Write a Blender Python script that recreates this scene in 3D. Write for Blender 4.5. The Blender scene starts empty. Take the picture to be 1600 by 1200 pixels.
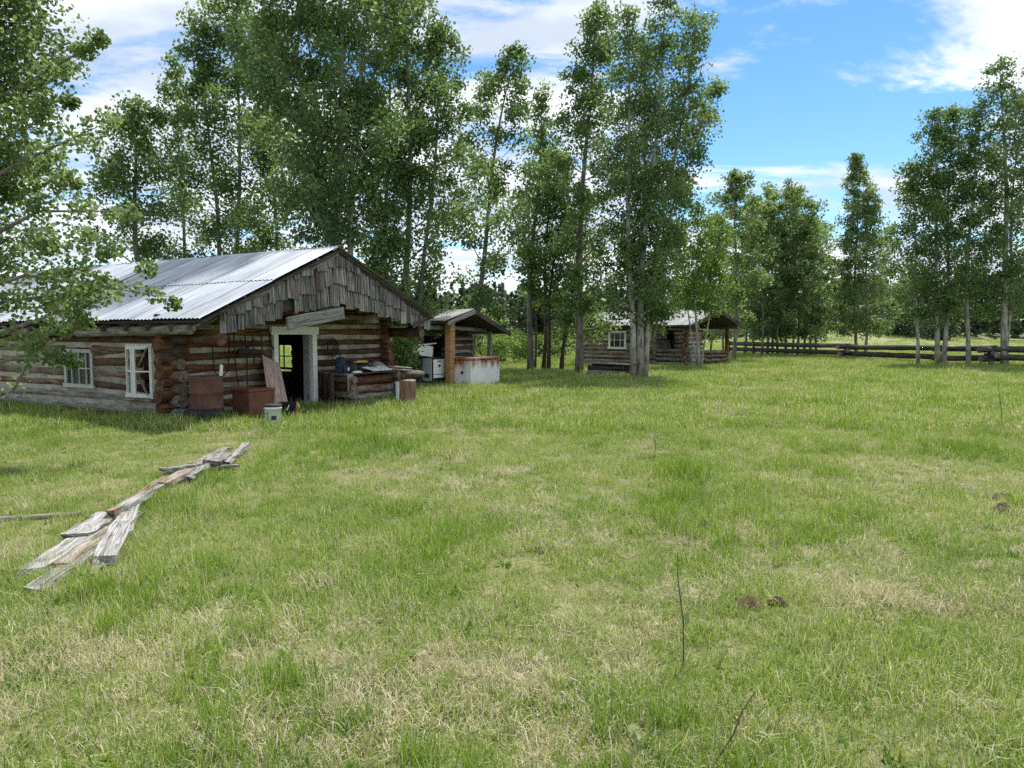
import bpy, math, random
import numpy as np
from mathutils import Vector, Matrix, noise

S = bpy.context.scene
COL = S.collection
rad = math.radians
V = Vector

# ------------------------------------------------------------------ camera
F = 1110.0            # focal length in pixels of the 1600 px wide photograph
CAMZ = 1.65
PITCH = math.atan(80 / F)
cam = bpy.data.cameras.new('camera')
camo = bpy.data.objects.new('camera', cam)
COL.objects.link(camo)
cam.sensor_width = 36
cam.lens = F / 1600 * 36
cam.clip_start = 0.05
cam.clip_end = 3000
camo.location = (0, 0, CAMZ)
camo.rotation_euler = (math.pi / 2 - PITCH, 0, 0)
S.camera = camo

# ------------------------------------------------------------------ light
SUN_EL = rad(62)
SUN_AZ = math.atan2(0.40, 0.72)          # from +Y towards +X
sd = V((math.sin(SUN_AZ) * math.cos(SUN_EL), math.cos(SUN_AZ) * math.cos(SUN_EL), math.sin(SUN_EL)))
sun = bpy.data.lights.new('sun', 'SUN')
sun.energy = 3.8
sun.angle = rad(2.5)
sun.color = (1.0, 0.965, 0.91)
suno = bpy.data.objects.new('sun', sun)
suno.rotation_euler = sd.to_track_quat('Z', 'Y').to_euler()
suno.location = sd * 60
COL.objects.link(suno)

vs = S.view_settings
vs.view_transform = 'Standard'
vs.look = 'None'
vs.gamma = 1
vs.use_curve_mapping = False
vs.exposure = 0.95
S.cycles.max_bounces = 5
S.cycles.diffuse_bounces = 3
S.cycles.glossy_bounces = 2
S.cycles.transmission_bounces = 3
S.cycles.transparent_max_bounces = 6
S.cycles.use_adaptive_sampling = True
S.cycles.adaptive_threshold = 0.015
S.cycles.use_denoising = False
S.cycles.sample_clamp_indirect = 6.0


def ray(px, py):
    x = (px - 800) / F
    y = -(py - 600) / F
    f = V((0, math.cos(PITCH), -math.sin(PITCH)))
    u = V((0, math.sin(PITCH), math.cos(PITCH)))
    return f + V((1, 0, 0)) * x + u * y


def gp(px, py, z=0.0):
    d = ray(px, py)
    t = (z - CAMZ) / d.z
    return V((0, 0, CAMZ)) + d * t


def at(px, py, Y):
    d = ray(px, py)
    return V((0, 0, CAMZ)) + d * (Y / d.y)


def build_world():
    w = bpy.data.worlds.new('World')
    S.world = w
    w.use_nodes = True
    nt = w.node_tree
    N, L = nt.nodes, nt.links
    N.clear()

    def n(t, **k):
        o = N.new(t)
        for a, b in k.items():
            setattr(o, a, b)
        return o

    def m(op, a, b=None, c=None):
        o = n('ShaderNodeMath', operation=op)
        for i, x in enumerate((a, b, c)):
            if x is None:
                continue
            if isinstance(x, (int, float)):
                o.inputs[i].default_value = x
            else:
                L.new(x, o.inputs[i])
        return o.outputs[0]

    sky = n('ShaderNodeTexSky', sky_type='NISHITA', sun_disc=False)
    sky.sun_elevation = SUN_EL
    sky.sun_rotation = SUN_AZ
    sky.altitude = 700
    sky.air_density = 1.0
    sky.dust_density = 0.4
    sky.ozone_density = 2.0
    hs = n('ShaderNodeHueSaturation')
    hs.inputs['Saturation'].default_value = 1.28
    L.new(sky.outputs[0], hs.inputs['Color'])
    bg1 = n('ShaderNodeBackground')
    bg1.inputs[1].default_value = 0.10
    L.new(hs.outputs[0], bg1.inputs[0])

    tc = n('ShaderNodeTexCoord')
    nrm = n('ShaderNodeVectorMath', operation='NORMALIZE')
    L.new(tc.outputs['Generated'], nrm.inputs[0])
    sep = n('ShaderNodeSeparateXYZ')
    L.new(nrm.outputs[0], sep.inputs[0])
    z = m('MAXIMUM', sep.outputs[2], 0.0)
    zz = m('ADD', z, 0.16)
    cx = m('DIVIDE', sep.outputs[0], zz)
    cy = m('DIVIDE', sep.outputs[1], zz)
    cmb = n('ShaderNodeCombineXYZ')
    L.new(cx, cmb.inputs[0])
    L.new(cy, cmb.inputs[1])
    cmb.inputs[2].default_value = 31.9
    mp = n('ShaderNodeMapping')
    mp.inputs['Rotation'].default_value = (0, 0, rad(-28))
    mp.inputs['Scale'].default_value = (0.8, 1.35, 1)
    L.new(cmb.outputs[0], mp.inputs[0])
    n1 = n('ShaderNodeTexNoise')
    n1.inputs['Scale'].default_value = 1.7
    n1.inputs['Detail'].default_value = 9
    n1.inputs['Roughness'].default_value = 0.63
    n1.inputs['Distortion'].default_value = 0.35
    L.new(mp.outputs[0], n1.inputs['Vector'])
    # broad weather: a clear gap in an otherwise cloudy sky
    hd = ray(1225, 110).normalized()
    dot = n('ShaderNodeVectorMath', operation='DOT_PRODUCT')
    L.new(nrm.outputs[0], dot.inputs[0])
    dot.inputs[1].default_value = hd
    gap = n('ShaderNodeMapRange', interpolation_type='SMOOTHSTEP')
    gap.inputs[1].default_value = 0.966
    gap.inputs[2].default_value = 0.997
    gap.inputs[3].default_value = 0.115
    gap.inputs[4].default_value = -0.075
    L.new(dot.outputs['Value'], gap.inputs[0])
    cov = m('ADD', n1.outputs['Fac'], gap.outputs[0])
    cr = n('ShaderNodeMapRange', interpolation_type='SMOOTHSTEP')
    cr.inputs[1].default_value = 0.47
    cr.inputs[2].default_value = 0.63
    L.new(cov, cr.inputs[0])
    n2 = n('ShaderNodeTexNoise')
    n2.inputs['Scale'].default_value = 2.3
    n2.inputs['Detail'].default_value = 6
    n2.inputs['Roughness'].default_value = 0.5
    L.new(mp.outputs[0], n2.inputs['Vector'])
    rp = n('ShaderNodeValToRGB')
    e = rp.color_ramp.elements
    e[0].position = 0.38
    e[0].color = (0.52, 0.59, 0.70, 1)
    e[1].position = 0.64
    e[1].color = (0.95, 0.97, 1.0, 1)
    L.new(n2.outputs['Fac'], rp.inputs[0])
    bg2 = n('ShaderNodeBackground')
    bg2.inputs[1].default_value = 0.72
    L.new(rp.outputs[0], bg2.inputs[0])
    mix = n('ShaderNodeMixShader')
    L.new(cr.outputs[0], mix.inputs[0])
    L.new(bg1.outputs[0], mix.inputs[1])
    L.new(bg2.outputs[0], mix.inputs[2])
    out = n('ShaderNodeOutputWorld')
    L.new(mix.outputs[0], out.inputs[0])


build_world()

# ------------------------------------------------------------------ materials
MATS = {}


def ramp_set(rp, stops):
    e = rp.color_ramp.elements
    while len(e) < len(stops):
        e.new(0.5)
    for i, (p, c) in enumerate(stops):
        e[i].position = p
        e[i].color = (*c, 1)


def mat(name, stops, scale=(4, 4, 4), detail=5, rough=0.85, bump=0.25, var=0.2, coord='Object', metal=0.0,
        distort=0.0, spec=0.3, stain=None, stain_scale=2.0, stain_pos=(0.5, 0.62), nrough=0.6, bdist=0.02, crack=None):
    """noise-ramp material; grain stretched by `scale`; `var` = per-object brightness spread; `stain` = second colour in blots"""
    M = bpy.data.materials.new(name)
    MATS[name] = M
    M.use_nodes = True
    nt = M.node_tree
    N, L = nt.nodes, nt.links
    b = N['Principled BSDF']
    b.inputs['Roughness'].default_value = rough
    b.inputs['Metallic'].default_value = metal
    b.inputs['Specular IOR Level'].default_value = spec
    tc = N.new('ShaderNodeTexCoord')
    oi = N.new('ShaderNodeObjectInfo')
    off = N.new('ShaderNodeVectorMath')
    off.operation = 'MULTIPLY_ADD'
    L.new(oi.outputs['Random'], off.inputs[0])
    off.inputs[1].default_value = (37, 53, 71) if coord == 'Object' else (0, 0, 0)
    L.new(tc.outputs[coord], off.inputs[2])
    mp = N.new('ShaderNodeMapping')
    mp.inputs['Scale'].default_value = scale
    L.new(off.outputs[0], mp.inputs[0])
    nz = N.new('ShaderNodeTexNoise')
    nz.inputs['Scale'].default_value = 1
    nz.inputs['Detail'].default_value = detail
    nz.inputs['Roughness'].default_value = nrough
    nz.inputs['Distortion'].default_value = distort
    L.new(mp.outputs[0], nz.inputs['Vector'])
    rp = N.new('ShaderNodeValToRGB')
    ramp_set(rp, stops)
    L.new(nz.outputs['Fac'], rp.inputs[0])
    colr = rp.outputs[0]
    if stain:
        n3 = N.new('ShaderNodeTexNoise')
        n3.inputs['Scale'].default_value = stain_scale
        n3.inputs['Detail'].default_value = 6
        n3.inputs['Roughness'].default_value = 0.65
        L.new(off.outputs[0], n3.inputs['Vector'])
        mr = N.new('ShaderNodeMapRange')
        mr.inputs[1].default_value = stain_pos[0]
        mr.inputs[2].default_value = stain_pos[1]
        L.new(n3.outputs['Fac'], mr.inputs[0])
        mx = N.new('ShaderNodeMix')
        mx.data_type = 'RGBA'
        L.new(mr.outputs[0], mx.inputs[0])
        L.new(colr, mx.inputs[6])
        mx.inputs[7].default_value = (*stain, 1)
        colr = mx.outputs[2]
    ck = None
    if crack or (crack is None and scale[1] > 18 and scale[0] < 4):
        m3 = N.new('ShaderNodeMapping')
        m3.inputs['Scale'].default_value = (0.9, 30, 30)
        L.new(off.outputs[0], m3.inputs[0])
        n4 = N.new('ShaderNodeTexNoise')
        n4.inputs['Scale'].default_value = 1
        n4.inputs['Detail'].default_value = 3
        n4.inputs['Distortion'].default_value = 0.6
        L.new(m3.outputs[0], n4.inputs['Vector'])
        sb = N.new('ShaderNodeMath')
        sb.operation = 'SUBTRACT'
        L.new(n4.outputs['Fac'], sb.inputs[0])
        sb.inputs[1].default_value = 0.5
        ab = N.new('ShaderNodeMath')
        ab.operation = 'ABSOLUTE'
        L.new(sb.outputs[0], ab.inputs[0])
        mk = N.new('ShaderNodeMapRange')
        mk.inputs[1].default_value = 0.0
        mk.inputs[2].default_value = 0.035
        mk.inputs[3].default_value = 0.28
        mk.inputs[4].default_value = 1.0
        L.new(ab.outputs[0], mk.inputs[0])
        ck = mk.outputs[0]
        mm = N.new('ShaderNodeMix')
        mm.data_type = 'RGBA'
        mm.blend_type = 'MULTIPLY'
        mm.inputs[0].default_value = 1.0
        L.new(colr, mm.inputs[6])
        L.new(ck, mm.inputs[7])
        colr = mm.outputs[2]
    hv = N.new('ShaderNodeHueSaturation')
    mv = N.new('ShaderNodeMapRange')
    mv.inputs[3].default_value = 1 - var
    mv.inputs[4].default_value = 1 + var
    L.new(oi.outputs['Random'], mv.inputs[0])
    L.new(mv.outputs[0], hv.inputs['Value'])
    L.new(colr, hv.inputs['Color'])
    L.new(hv.outputs[0], b.inputs['Base Color'])
    if bump:
        bp = N.new('ShaderNodeBump')
        bp.inputs['Strength'].default_value = bump
        bp.inputs['Distance'].default_value = bdist
        L.new(nz.outputs['Fac'], bp.inputs['Height'])
        L.new(bp.outputs[0], b.inputs['Normal'])
    return M


GR = (2.6, 21, 21)
log_brown = mat('log_brown', [(0.3, (0.022, 0.010, 0.007)), (0.5, (0.092, 0.036, 0.018)), (0.72, (0.19, 0.09, 0.046))], GR, 6, 0.8, 0.5, 0.3,
                stain=(0.10, 0.085, 0.07), stain_scale=1.6)
log_ochre = mat('log_ochre', [(0.3, (0.035, 0.016, 0.008)), (0.5, (0.15, 0.06, 0.023)), (0.72, (0.29, 0.15, 0.06))], GR, 6, 0.8, 0.5, 0.25,
                stain=(0.06, 0.035, 0.02), stain_scale=2.2)
log_grey = mat('log_grey', [(0.3, (0.07, 0.065, 0.06)), (0.5, (0.20, 0.19, 0.175)), (0.72, (0.36, 0.345, 0.32))], GR, 6, 0.85, 0.45, 0.18,
               stain=(0.15, 0.10, 0.065), stain_scale=1.3, stain_pos=(0.55, 0.7))
log_mix = mat('log_mix', [(0.3, (0.05, 0.03, 0.02)), (0.5, (0.16, 0.095, 0.06)), (0.72, (0.30, 0.25, 0.205))], GR, 6, 0.85, 0.5, 0.25,
              stain=(0.22, 0.205, 0.185), stain_scale=1.7)
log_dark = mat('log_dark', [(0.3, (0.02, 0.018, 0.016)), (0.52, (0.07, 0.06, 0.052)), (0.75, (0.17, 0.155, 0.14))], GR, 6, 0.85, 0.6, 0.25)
wood_grey = mat('wood_grey', [(0.30, (0.07, 0.066, 0.062)), (0.48, (0.24, 0.232, 0.22)), (0.72, (0.44, 0.43, 0.41))], (2.0, 38, 38), 6, 0.85, 0.4, 0.16,
                stain=(0.22, 0.17, 0.12), stain_scale=2.5, stain_pos=(0.58, 0.75))
shake_grey = mat('shake_grey', [(0.36, (0.022, 0.020, 0.019)), (0.49, (0.15, 0.142, 0.133)), (0.66, (0.36, 0.35, 0.335))], (1.6, 40, 40), 6, 0.88, 0.8, 0.45,
                 stain=(0.21, 0.105, 0.05), stain_scale=2.3, stain_pos=(0.56, 0.70))
rot_wood = mat('rotten_wood', [(0.3, (0.09, 0.066, 0.050)), (0.5, (0.24, 0.195, 0.16)), (0.72, (0.43, 0.39, 0.345))], (3, 30, 30), 6, 0.9, 0.6, 0.15)
post_orange = mat('post_orange', [(0.3, (0.27, 0.13, 0.055)), (0.55, (0.47, 0.265, 0.12)), (0.75, (0.56, 0.36, 0.19))], (1.2, 20, 20), 5, 0.75, 0.25, 0.1)
end_grain = mat('end_grain', [(0.3, (0.06, 0.045, 0.035)), (0.55, (0.19, 0.155, 0.125)), (0.75, (0.32, 0.28, 0.24))], (14, 14, 14), 5, 0.9, 0.4, 0.25)
end_brown = mat('end_brown', [(0.3, (0.03, 0.015, 0.01)), (0.55, (0.115, 0.052, 0.03)), (0.75, (0.21, 0.115, 0.07))], (12, 12, 12), 5, 0.9, 0.4, 0.25)
chink = mat('chinking', [(0.3, (0.20, 0.19, 0.155)), (0.55, (0.36, 0.345, 0.29)), (0.8, (0.47, 0.455, 0.395))], (2.5, 9, 9), 6, 0.95, 0.4, 0.12,
            stain=(0.22, 0.19, 0.14), stain_scale=3)
white_paint = mat('white_paint', [(0.3, (0.64, 0.65, 0.63)), (0.6, (0.78, 0.79, 0.77)), (0.8, (0.82, 0.83, 0.81))], (2, 14, 14), 6, 0.6, 0.2, 0.04,
                  stain=(0.42, 0.40, 0.36), stain_scale=6, stain_pos=(0.66, 0.76))
grey_paint = mat('grey_paint', [(0.3, (0.30, 0.31, 0.31)), (0.6, (0.44, 0.455, 0.46)), (0.8, (0.52, 0.53, 0.54))], (2, 14, 14), 6, 0.65, 0.2, 0.06,
                 stain=(0.22, 0.19, 0.16), stain_scale=5, stain_pos=(0.60, 0.70))
galv = mat('galvanised', [(0.25, (0.24, 0.265, 0.30)), (0.5, (0.41, 0.44, 0.48)), (0.75, (0.56, 0.59, 0.63))], (0.7, 5, 5), 6, 0.52, 0.05, 0.14, metal=0.45,
           stain=(0.27, 0.23, 0.19), stain_scale=1.6, stain_pos=(0.58, 0.78))
galv_old = mat('weathered_sheet', [(0.25, (0.11, 0.115, 0.12)), (0.5, (0.20, 0.21, 0.22)), (0.75, (0.30, 0.31, 0.32))], (0.7, 5, 5), 6, 0.75, 0.05, 0.15, metal=0.0,
           stain=(0.24, 0.20, 0.17), stain_scale=1.4, stain_pos=(0.55, 0.75))
rust = mat('rust', [(0.3, (0.075, 0.036, 0.03)), (0.55, (0.135, 0.062, 0.05)), (0.8, (0.19, 0.085, 0.06))], (5, 5, 5), 7, 0.8, 0.25, 0.08,
           stain=(0.26, 0.095, 0.045), stain_scale=2.6, stain_pos=(0.62, 0.75))
rust_red = mat('rust_brown', [(0.3, (0.10, 0.042, 0.028)), (0.6, (0.16, 0.066, 0.043)), (0.8, (0.21, 0.09, 0.06))], (6, 6, 6), 6, 0.75, 0.15, 0.05)
enamel = mat('enamel_white', [(0.3, (0.70, 0.70, 0.68)), (0.7, (0.82, 0.82, 0.80))], (3, 3, 3), 5, 0.3, 0.02, 0.03, spec=0.5,
             stain=(0.42, 0.24, 0.13), stain_scale=4, stain_pos=(0.70, 0.80))
grey_metal = mat('grey_enamel', [(0.3, (0.34, 0.36, 0.37)), (0.7, (0.45, 0.47, 0.48))], (3, 3, 3), 5, 0.45, 0.05, 0.03)
black = mat('black_iron', [(0.3, (0.012, 0.012, 0.013)), (0.7, (0.035, 0.033, 0.032))], (8, 8, 8), 5, 0.65, 0.1, 0.1)
leather = mat('black_leather', [(0.3, (0.010, 0.009, 0.009)), (0.7, (0.030, 0.026, 0.022))], (20, 20, 20), 4, 0.6, 0.1, 0.1)
plastic_white = mat('white_plastic', [(0.3, (0.80, 0.81, 0.80)), (0.7, (0.84, 0.85, 0.84))], (3, 3, 3), 3, 0.4, 0.0, 0.02, spec=0.45,
                    stain=(0.55, 0.53, 0.48), stain_scale=4, stain_pos=(0.68, 0.85))
print_ink = mat('print_ink', [(0.4, (0.03, 0.04, 0.06)), (0.6, (0.06, 0.07, 0.09))], (9, 9, 9), 3, 0.6, 0.0, 0.0)
blue_cloth = mat('navy_cloth', [(0.3, (0.010, 0.018, 0.038)), (0.7, (0.035, 0.06, 0.10))], (14, 14, 14), 5, 0.8, 0.3, 0.0)
tarp = mat('dark_tarp', [(0.3, (0.012, 0.014, 0.016)), (0.7, (0.05, 0.055, 0.06))], (7, 7, 7), 5, 0.6, 0.3, 0.1)
yellow = mat('yellow_cloth', [(0.3, (0.45, 0.27, 0.05)), (0.7, (0.70, 0.50, 0.14))], (9, 9, 9), 5, 0.7, 0.2, 0.05)
paper = mat('white_sack', [(0.3, (0.66, 0.67, 0.67)), (0.7, (0.82, 0.83, 0.83))], (6, 6, 6), 4, 0.7, 0.1, 0.03)
rag = mat('grey_rag', [(0.3, (0.16, 0.14, 0.12)), (0.7, (0.36, 0.33, 0.29))], (10, 10, 10), 5, 0.9, 0.3, 0.05)
plywood = mat('plywood_pink', [(0.3, (0.36, 0.245, 0.205)), (0.55, (0.50, 0.375, 0.325)), (0.75, (0.58, 0.46, 0.41))], (1.5, 22, 22), 5, 0.75, 0.1, 0.03)
dung_mat = mat('dung', [(0.3, (0.022, 0.014, 0.009)), (0.55, (0.06, 0.038, 0.022)), (0.8, (0.13, 0.085, 0.05))], (18, 18, 18), 6, 0.95, 0.6, 0.2)
board_dark = mat('board_dark', [(0.3, (0.03, 0.025, 0.02)), (0.6, (0.09, 0.075, 0.06)), (0.8, (0.15, 0.13, 0.11))], (1.5, 24, 24), 5, 0.9, 0.3, 0.2)
bark_pale = mat('aspen_bark', [(0.32, (0.10, 0.095, 0.08)), (0.48, (0.30, 0.29, 0.245)), (0.75, (0.47, 0.46, 0.40))], (7, 7, 2.2), 6, 0.85, 0.4, 0.10,
                stain=(0.035, 0.03, 0.027), stain_scale=3.2, stain_pos=(0.60, 0.68))
bark_grey = mat('poplar_bark', [(0.32, (0.06, 0.055, 0.047)), (0.5, (0.17, 0.158, 0.135)), (0.75, (0.29, 0.275, 0.24))], (8, 8, 1.8), 6, 0.9, 0.5, 0.12)
bark_dark = mat('spruce_bark', [(0.32, (0.035, 0.028, 0.022)), (0.75, (0.12, 0.10, 0.08))], (8, 8, 1.8), 6, 0.9, 0.5, 0.12)
stalk = mat('dry_stalk', [(0.3, (0.07, 0.05, 0.03)), (0.7, (0.17, 0.13, 0.08))], (5, 5, 20), 3, 0.9, 0.1, 0.1)
concrete = mat('slab', [(0.3, (0.26, 0.25, 0.22)), (0.7, (0.40, 0.385, 0.35))], (5, 5, 5), 6, 0.95, 0.3, 0.05)


def rusted_white(name):
    """white enamel freezer, rust spreading down from the rim along its own shape (object coords)"""
    M = mat(name, [(0.3, (0.66, 0.65, 0.62)), (0.7, (0.78, 0.78, 0.76))], (3, 3, 3), 5, 0.45, 0.03, 0.0)
    nt = M.node_tree
    N, L = nt.nodes, nt.links
    hv = [x for x in N if x.type == 'HUE_SAT'][0]
    b = N['Principled BSDF']
    tc = N.new('ShaderNodeTexCoord')
    sp = N.new('ShaderNodeSeparateXYZ')
    L.new(tc.outputs['Object'], sp.inputs[0])
    nz = N.new('ShaderNodeTexNoise')
    nz.inputs['Scale'].default_value = 2.4
    nz.inputs['Detail'].default_value = 7
    mp = N.new('ShaderNodeMapping')
    mp.inputs['Scale'].default_value = (2.2, 2.2, 0.8)
    L.new(tc.outputs['Object'], mp.inputs[0])
    L.new(mp.outputs[0], nz.inputs['Vector'])
    ad = N.new('ShaderNodeMath')
    ad.operation = 'MULTIPLY_ADD'
    L.new(nz.outputs['Fac'], ad.inputs[0])
    ad.inputs[1].default_value = 0.9
    L.new(sp.outputs[2], ad.inputs[2])
    mr = N.new('ShaderNodeMapRange')
    mr.inputs[1].default_value = 0.97
    mr.inputs[2].default_value = 1.24
    L.new(ad.outputs[0], mr.inputs[0])
    rp = N.new('ShaderNodeValToRGB')
    ramp_set(rp, [(0.35, (0.16, 0.055, 0.028)), (0.6, (0.34, 0.14, 0.065))])
    n2 = N.new('ShaderNodeTexNoise')
    n2.inputs['Scale'].default_value = 11
    n2.inputs['Detail'].default_value = 6
    L.new(tc.outputs['Object'], n2.inputs['Vector'])
    L.new(n2.outputs['Fac'], rp.inputs[0])
    mx = N.new('ShaderNodeMix')
    mx.data_type = 'RGBA'
    L.new(mr.outputs[0], mx.inputs[0])
    L.new(hv.outputs[0], mx.inputs[6])
    L.new(rp.outputs[0], mx.inputs[7])
    L.new(mx.outputs[2], b.inputs['Base Color'])
    return M


freezer_mat = rusted_white('rusted_white_enamel')


def glass_mat():
    M = bpy.data.materials.new('window_glass')
    M.use_nodes = True
    b = M.node_tree.nodes['Principled BSDF']
    b.inputs['Base Color'].default_value = (0.05, 0.06, 0.065, 1)
    b.inputs['Roughness'].default_value = 0.06
    b.inputs['Alpha'].default_value = 0.55
    return M


glass = glass_mat()


def leaf_mat(name, stops, trans=0.48, noise_scale=0.5):
    M = bpy.data.materials.new(name)
    M.use_nodes = True
    nt = M.node_tree
    N, L = nt.nodes, nt.links
    N.clear()
    at_ = N.new('ShaderNodeAttribute')
    at_.attribute_name = 'tint'
    geo = N.new('ShaderNodeNewGeometry')
    nz = N.new('ShaderNodeTexNoise')
    nz.inputs['Scale'].default_value = noise_scale
    nz.inputs['Detail'].default_value = 3
    L.new(geo.outputs['Position'], nz.inputs['Vector'])
    ad = N.new('ShaderNodeMath')
    ad.operation = 'MULTIPLY_ADD'
    L.new(nz.outputs['Fac'], ad.inputs[0])
    ad.inputs[1].default_value = 0.8
    L.new(at_.outputs['Fac'], ad.inputs[2])
    sb = N.new('ShaderNodeMath')
    sb.operation = 'SUBTRACT'
    L.new(ad.outputs[0], sb.inputs[0])
    sb.inputs[1].default_value = 0.4
    rp = N.new('ShaderNodeValToRGB')
    ramp_set(rp, stops)
    L.new(sb.outputs[0], rp.inputs[0])
    df = N.new('ShaderNodeBsdfPrincipled')
    df.inputs['Roughness'].default_value = 0.52
    df.inputs['Specular IOR Level'].default_value = 0.3
    L.new(rp.outputs[0], df.inputs['Base Color'])
    tr = N.new('ShaderNodeBsdfTranslucent')
    hs = N.new('ShaderNodeHueSaturation')
    hs.inputs['Hue'].default_value = 0.475
    hs.inputs['Value'].default_value = 1.4
    hs.inputs['Saturation'].default_value = 1.1
    L.new(rp.outputs[0], hs.inputs['Color'])
    L.new(hs.outputs[0], tr.inputs['Color'])
    mx = N.new('ShaderNodeMixShader')
    mx.inputs[0].default_value = trans
    L.new(df.outputs[0], mx.inputs[1])
    L.new(tr.outputs[0], mx.inputs[2])
    o = N.new('ShaderNodeOutputMaterial')
    L.new(mx.outputs[0], o.inputs[0])
    return M


leaf_dark = leaf_mat('poplar_leaf', [(0.1, (0.054, 0.112, 0.034)), (0.5, (0.106, 0.188, 0.058)), (0.9, (0.200, 0.285, 0.110))])
leaf_mid = leaf_mat('aspen_leaf', [(0.1, (0.066, 0.125, 0.040)), (0.5, (0.122, 0.200, 0.066)), (0.9, (0.215, 0.290, 0.115))])
leaf_hazed = leaf_mat('hazed_leaf', [(0.1, (0.075, 0.140, 0.048)), (0.5, (0.135, 0.215, 0.078)), (0.9, (0.225, 0.300, 0.125))], 0.52)  # aspen leaf with haze and backlight compensation put into a lighter colour
leaf_bright = leaf_mat('young_leaf', [(0.1, (0.055, 0.115, 0.022)), (0.5, (0.100, 0.190, 0.036)), (0.9, (0.175, 0.270, 0.070))], 0.45)
leaf_spruce = leaf_mat('spruce_needles', [(0.1, (0.014, 0.032, 0.016)), (0.5, (0.034, 0.058, 0.027)), (0.9, (0.065, 0.090, 0.042))], 0.15)
grass_green = leaf_mat('grass_blade', [(0.05, (0.090, 0.180, 0.028)), (0.42, (0.182, 0.300, 0.048)), (0.68, (0.305, 0.375, 0.105)), (0.92, (0.56, 0.53, 0.33))], 0.35, 0.7)
grass_straw = leaf_mat('grass_straw', [(0.1, (0.33, 0.295, 0.17)), (0.5, (0.50, 0.455, 0.29)), (0.9, (0.66, 0.61, 0.43))], 0.3, 0.9)


def ground_mat():
    M = bpy.data.materials.new('meadow_ground')
    M.use_nodes = True
    nt = M.node_tree
    N, L = nt.nodes, nt.links
    b = N['Principled BSDF']
    b.inputs['Roughness'].default_value = 0.95
    b.inputs['Specular IOR Level'].default_value = 0.1
    geo = N.new('ShaderNodeNewGeometry')

    def nz(s, d=5):
        o = N.new('ShaderNodeTexNoise')
        o.inputs['Scale'].default_value = s
        o.inputs['Detail'].default_value = d
        o.inputs['Roughness'].default_value = 0.6
        L.new(geo.outputs['Position'], o.inputs['Vector'])
        return o.outputs['Fac']

    r1 = N.new('ShaderNodeValToRGB')
    ramp_set(r1, [(0.34, (0.10, 0.125, 0.042)), (0.5, (0.155, 0.165, 0.066)), (0.66, (0.225, 0.21, 0.11))])
    L.new(nz(0.35, 7), r1.inputs[0])
    r2 = N.new('ShaderNodeValToRGB')
    ramp_set(r2, [(0.3, (0.35, 0.33, 0.3)), (0.55, (1, 1, 1)), (0.8, (1.35, 1.3, 1.25))])
    L.new(nz(38, 6), r2.inputs[0])
    mx = N.new('ShaderNodeMix')
    mx.data_type = 'RGBA'
    mx.blend_type = 'MULTIPLY'
    mx.inputs[0].default_value = 0.85
    L.new(r1.outputs[0], mx.inputs[6])
    L.new(r2.outputs[0], mx.inputs[7])
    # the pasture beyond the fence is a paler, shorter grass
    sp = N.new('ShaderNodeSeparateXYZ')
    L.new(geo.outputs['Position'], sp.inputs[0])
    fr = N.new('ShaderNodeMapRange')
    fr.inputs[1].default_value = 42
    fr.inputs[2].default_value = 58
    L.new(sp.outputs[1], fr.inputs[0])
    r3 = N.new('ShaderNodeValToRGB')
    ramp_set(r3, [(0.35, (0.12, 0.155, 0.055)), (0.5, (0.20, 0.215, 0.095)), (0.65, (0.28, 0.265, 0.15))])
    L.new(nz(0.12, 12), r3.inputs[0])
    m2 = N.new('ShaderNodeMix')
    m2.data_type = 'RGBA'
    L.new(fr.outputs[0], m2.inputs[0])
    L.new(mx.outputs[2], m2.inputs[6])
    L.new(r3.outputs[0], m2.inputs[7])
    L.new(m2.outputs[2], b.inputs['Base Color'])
    bp = N.new('ShaderNodeBump')
    bp.inputs['Strength'].default_value = 0.6
    bp.inputs['Distance'].default_value = 0.04
    L.new(nz(30, 6), bp.inputs['Height'])
    L.new(bp.outputs[0], b.inputs['Normal'])
    return M


ground_m = ground_mat()

# ------------------------------------------------------------------ helpers


def link(o, parent=None):
    COL.objects.link(o)
    if parent is not None:
        o.parent = parent
    return o


def tag(o, label=None, cat=None, group=None, kind=None):
    if label:
        o['label'] = label
    if cat:
        o['category'] = cat
    if group:
        o['group'] = group
    if kind:
        o['kind'] = kind
    return o


def empty(name, loc, rotz=0, label=None, cat=None, group=None):
    o = bpy.data.objects.new(name, None)
    o.empty_display_size = 0.2
    o.location = loc
    o.rotation_euler = (0, 0, rotz)
    COL.objects.link(o)
    return tag(o, label, cat, group)


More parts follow.
